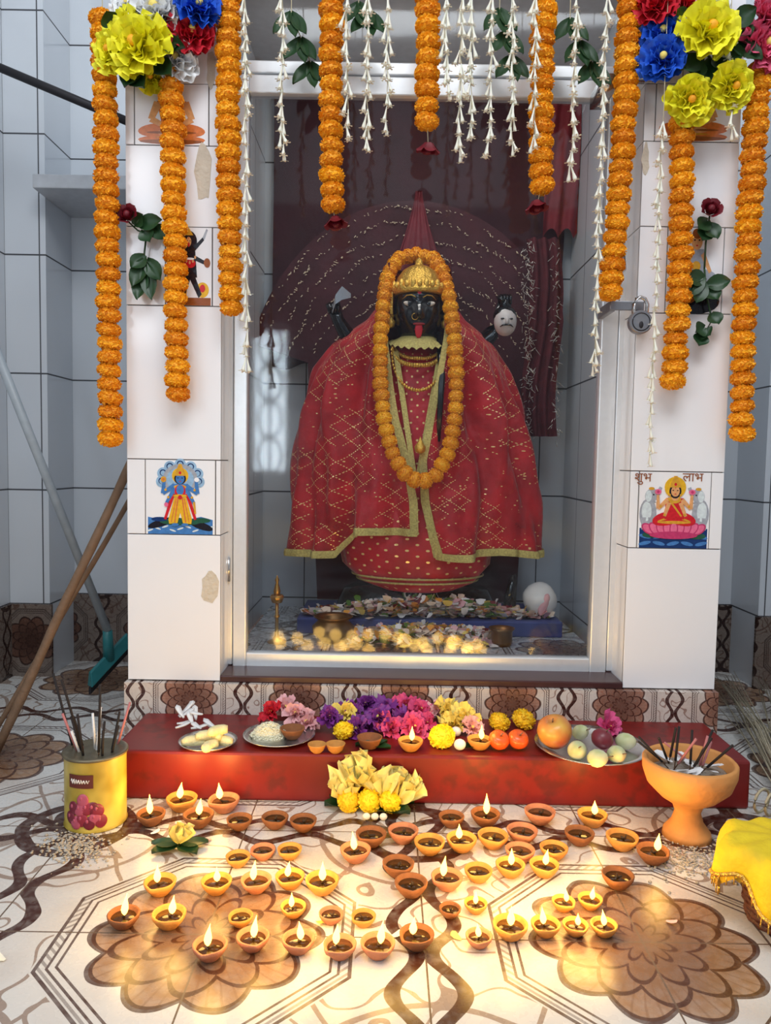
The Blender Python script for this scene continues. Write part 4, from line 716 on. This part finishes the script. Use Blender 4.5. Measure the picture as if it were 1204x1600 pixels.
m=M().tube([onTin(-.45+.62*i/40,.103+.0055*sin(i*1.15)*(1-.5*i/40),.002) for i in range(41)],.0009,5);m.build('lettering',fw_,tn)
pls=[mat('plum_dark',(110,34,54),.3,0,.4,50),mat('plum_pink',(180,85,110),.3,0,.3,50),mat('plum_red',(145,46,66),.3,0,.4,50)]
m=M()
for i,(a,z) in enumerate(((-.5,.03),(-.3,.022),(-.08,.028),(.14,.022),(.34,.03),(.52,.024),(-.38,.05),(-.15,.048),(.08,.05),(.28,.05),(-.05,.066),(.42,.046))):
    m.k=i%3;m.ell(onTin(a,z,.0004),(.0115,.0022,.0135),14,8,Euler((0,R.uniform(-.5,.5),a)).to_matrix())
    m.k=1;m.ell(onTin(a-.05,z+.004,.002),(.003,.0012,.004),8,5,Euler((0,0,a)).to_matrix())
m.build('fruit_picture',pls,tn,label='printed picture of dark pink plums')
m=M().ell(p+V((0,0,.1)),(tr-.006,tr-.006,.012));m.build('ash',mat('ash_grey',(120,115,110),.95),tn)
inc=mat('incense_dark',(40,34,34),.9);incp=mat('incense_pink',(190,120,120),.9)
def istick(mt_,L,lab,grp):
    t=thing('incense_stick',lab,'incense stick',(0,0,0),grp);M().tube([(0,0,0),(0,0,L)],.0012,5).build('core',wood,t);M().tube([(0,0,L*.25),(0,0,L)],.0024,6).build('coating',mt_,t);return t
for i in range(16):
    mt_=(inc,fw_,incp)[i%3 if i>5 else 0];L=R.uniform(.09,.13) if i>2 else R.uniform(.19,.23)
    t=istick(mt_,L,('tall dark' if i<=2 else 'dark' if mt_ is inc else 'white' if mt_ is fw_ else 'pink')+' incense stick standing in the yellow tin','incense sticks in the tin');a=R.random()*6.28;r=R.uniform(.005,.036);t.location=p+V((r*cos(a),r*sin(a),.105));t.rotation_euler=(-R.uniform(-.35,.35),(r*cos(a))*9,0)
p=PZ(1072,1306,0);cz=thing('clay_censer','orange clay goblet-shaped incense burner beside the fruit plate','incense burner',p);cl=mat('censer_clay',(214,148,82),.8,0,.25,14,.3)
M().lathe([(0,0),(.046,0),(.044,.012),(.03,.03),(.024,.05),(.03,.066),(.055,.082),(.078,.105),(.087,.13),(.088,.15),(.083,.155),(.078,.15),(.076,.128),(.055,.1),(0,.092)],40,p).build('bowl',cl,cz)
m=M().lathe([(0,.135),(.04,.138),(.07,.128),(.075,.125),(0,.12)],30,p,lambda a,z:1+.05*sin(a*5));m.build('ash',mat('censer_ash',(150,140,128),.95,0,.4,60,.6),cz)
for i in range(13):
    t=istick(inc if i%4 else incp,R.uniform(.07,.1),('dark' if i%4 else 'pink')+' incense stick leaning in the orange clay burner','incense sticks in the clay burner');a=R.random()*6.28;t.location=p+V((.03*cos(a)-.01,.03*sin(a),.133));t.rotation_euler=(R.uniform(-.6,.6),R.uniform(-1.0,.7),0)
for i in range(14):
    a=R.random()*6.28;r=R.uniform(.02,.062);c=p+V((r*cos(a),r*sin(a),.144));m=M().petal(c,(cos(a*3),sin(a*3),.2),(0,0,1),.03,.009,.1,.05,2,2);tag(m.build('paper_scrap',fw_,org=True),'pale paper scrap lying on the ash of the clay burner','paper scrap','scraps in the clay burner')
# basket & yellow cloth at right edge
p=PZ(1222,1440,0);bk=mat('basket_dark',(80,38,32),.6,0,.4,30,.4);t=thing('covered_basket','dark red woven basket cut by the right edge of the photo','basket',p)
m=M()
for i in range(12):
    z=.006+.0105*i;r=.05+.012*sin(i/11*1.8);m.tube([p+V(((r+.0015*(-1)**(j+i))*cos(2*pi*j/28),(r+.0015*(-1)**(j+i))*sin(2*pi*j/28),z)) for j in range(29)],.0058,6)
m.build('woven_side',bk,t);M().lathe([(0,.002),(.05,.002),(.055,.06),(.058,.12),(0,.122)],28,p).build('inner_wall',leafm,t)
def clothp(f,a):
    r=.012+.076*min(1,f*1.35);z=.14-.012*f*f-(.062*max(0,f-.62)/.38)*(1+.45*sin(3*a+.6));return p+V(((r*(1+.13*sin(6*a+1)*f)+.006)*cos(a)-.014*f,(r*(1+.13*sin(6*a+1)*f))*sin(a),z+.006*sin(9*a)*f))
rows=[[clothp(i/14,2*pi*j/60) for j in range(60)] for i in range(15)]
m=M();m.loft(rows);cw=thing('yellow_cloth','bright yellow cloth with gold fringe draped over the basket at right','cloth',p+V((0,0,.12)));o=m.build('cloth_sheet',mat('yellow_cloth',(245,205,30),.7,0,.2,40,.2),cw)
m=M();[m.tube([v,v+V((R.uniform(-.003,.003),R.uniform(-.004,0),-.016))],.0012,4) for v in rows[-1]];m.tube(rows[-1]+[rows[-1][0]],.0035,6);m.build('fringe',goldp,cw,label='gold trim and fringe')
ashm=mat('spilt_ash',(175,165,150),.95)
for (mx_,my_,sx_,sy_,n_,lab) in((118,1322,26,12,500,'grey incense ash spilt on the floor before the yellow tin'),(1085,1345,40,14,500,'grey incense ash spilt on the floor before the clay burner')):
    m=M()
    for i in range(n_):
        q=PZ(R.gauss(mx_,sx_),R.gauss(my_,sy_),0);s_=R.uniform(.001,.004);m.ell(q+V((0,0,s_*.4)),(s_,s_,s_*.5),5,3)
    o=m.build('spilt_ash',ashm,org=True);tag(o,lab,'ash');o['kind']='stuff'
for px,py,mt_,lab in((235,1304,fw_,'single white petal left of the small yellow flower'),(330,1312,pinkl,'pink petal right of the small yellow flower'),(8,1502,cream,'cream petal at the left edge of the floor'),(720,1470,yelp,'yellow petal between the front lamps'),(610,1465,cream,'cream petal beside the front row of lamps'),(1040,1440,pinkl,'pale pink petal at the right of the front lamps'),(505,1440,yelp,'yellow petal behind the front row lamps')):
    q=PZ(px,py,0);q.z=.002;a=R.random()*6;m=M().petal(q,(cos(a),sin(a),.1),(0,0,1),.018,.007,.2,.05,3,3);tag(m.build('loose_petal',mt_,org=True),lab,'petal','petals on the floor')
# ---------- left and right clutter
a=P(-25,500,2.0);b=P(168,985,2.28);mp=thing('floor_squeegee','long handled teal floor squeegee leaning in the left corner','squeegee',V((b.x,b.y,0)))
M().tube([a,b],.012,12).build('handle',greyp,mp)
h0,h1=P(140,1062,2.24),P(198,1000,2.36);m=M();w=V((0,0,.022));n_=V((.012,-.012,0));m.loft([[q+w+n_*.4,q-w+n_,q-w-n_,q+w-n_*.4] for q in(h0,h1)]);hdq=m.build('head',teal,mp,False,.003)
q=(h0+h1)/2;m=M().tube([b,q],[.014,.017],12);m.build('socket',teal,hdq)
m=M();m.loft([[q_-w*1.0+V((.003,0,0)),q_-w*2.0+V((.003,0,0)),q_-w*2.0-V((.003,0,0)),q_-w*1.0-V((.003,0,0))] for q_ in(h0,h1)]);m.build('rubber_blade',iron,hdq,False)
for (x0,y0,Y0,x1,y1,Y1,r,lab) in((192,705,1.95,15,1128,1.80,.011,'thicker wooden stick leaning on the left pillar'),(182,745,1.99,40,1060,1.90,.007,'thin wooden stick leaning behind the thicker stick at left')):
    A,B=P(x0,y0,Y0),P(x1,y1,Y1);A=V((SX0-.004-r,A.y,A.z));d=(B-A);B=A+d*((A.z-r)/(-d.z));m=M().tube([A.lerp(B,f)+V((.0012*sin(f*9),0,.001*sin(f*14))) for f in [i/12 for i in range(13)]],[r*(1+.06*sin(i*2.1)) for i in range(13)],10);tag(m.build('wooden_stick',wood,org=True),lab,'stick','sticks leaning at left')
A=P(-30,76,2.2);B=P(196,216,2.2);B.x=SX0-.001;A.x=XL;m=M().tube([A,B],.012,12);tag(m.build('iron_rod',iron,org=True),'dark iron rod running from the left wall to the pillar','rod')
z0,z1=Z(298,2.4,110),Z(276,2.4,110);tag(M().box(pl+.001,SX0+.008,2.38,YB-.001,z0,z1).build('wall_shelf',mat('shelf_stone',(185,189,195),.4),smooth=False,bevel=.003,org=True),'grey stone shelf high on the left back wall','shelf')
br=thing('straw_broom','pale straw broom lying in the right corner by the pillar','broom',PZ(1165,1180,0));m=M();a=PZ(1250,1290,0)
for i in range(34):
    s_=PZ(1120+R.uniform(-8,30),1045+R.uniform(-8,70),.0);s_.y=min(s_.y,2.4);s_.z=R.uniform(.005,.09);e=a+V((R.uniform(-.03,.03),R.uniform(-.03,.03),R.uniform(.005,.04)));m.tube([s_,(s_+e)/2+V((R.uniform(-.02,.02),0,R.uniform(0,.03))),e],[.001,.0018,.002],4)
bs=m.build('bristles',straw,br)
m=M().tube([a+V((-.03,.04,.02)),a+V((.25,-.25,.03))],.016,10);m.build('handle',wood,br);m=M();[m.tube([a+V((-.02-.015*k,.03+.015*k,.0))+V((.03*cos(t)*.8,.03*cos(t)*.6,.024+.024*sin(t))) for t in [2*pi*i/16 for i in range(17)]],.003,5) for k in range(3)];m.build('binding',thread,bs)
# ---------- light
def area(name,loc,tgt,sx,sy,e,c):
    l=bpy.data.lights.new(name,'AREA');l.shape='RECTANGLE';l.size=sx;l.size_y=sy;l.energy=e;l.color=c;o=bpy.data.objects.new(name,l);C.objects.link(o);o.location=loc;o.rotation_euler=(V(tgt)-V(loc)).to_track_quat('-Z','Y').to_euler()
area('hall_light',(.3,-.3,3.5),(0,2.0,.6),2.0,1.0,54,(.93,.97,1));area('side_light',(-1.6,-.6,1.9),(.2,2.2,.8),.9,1.1,14,(.88,.94,1))
area('window_daylight',((w0+w1)/2,WY-.25,(wz0+wz1)/2),((w0+w1)/2,1,(wz0+wz1)/2-.1),(w1-w0)*1.6,(wz1-wz0)*1.3,32,(.8,.91,1))
area('shrine_fill',(xc,2.0,1.9),(xc,2.4,.7),.6,.08,3.8,(1,.93,.86))  # added fill lamp to brighten the statue behind the glass
w=bpy.data.worlds.new('hall_air');S.world=w;w.use_nodes=True;bg=w.node_tree.nodes['Background'];bg.inputs[0].default_value=(.74,.80,.88,1);bg.inputs[1].default_value=.72
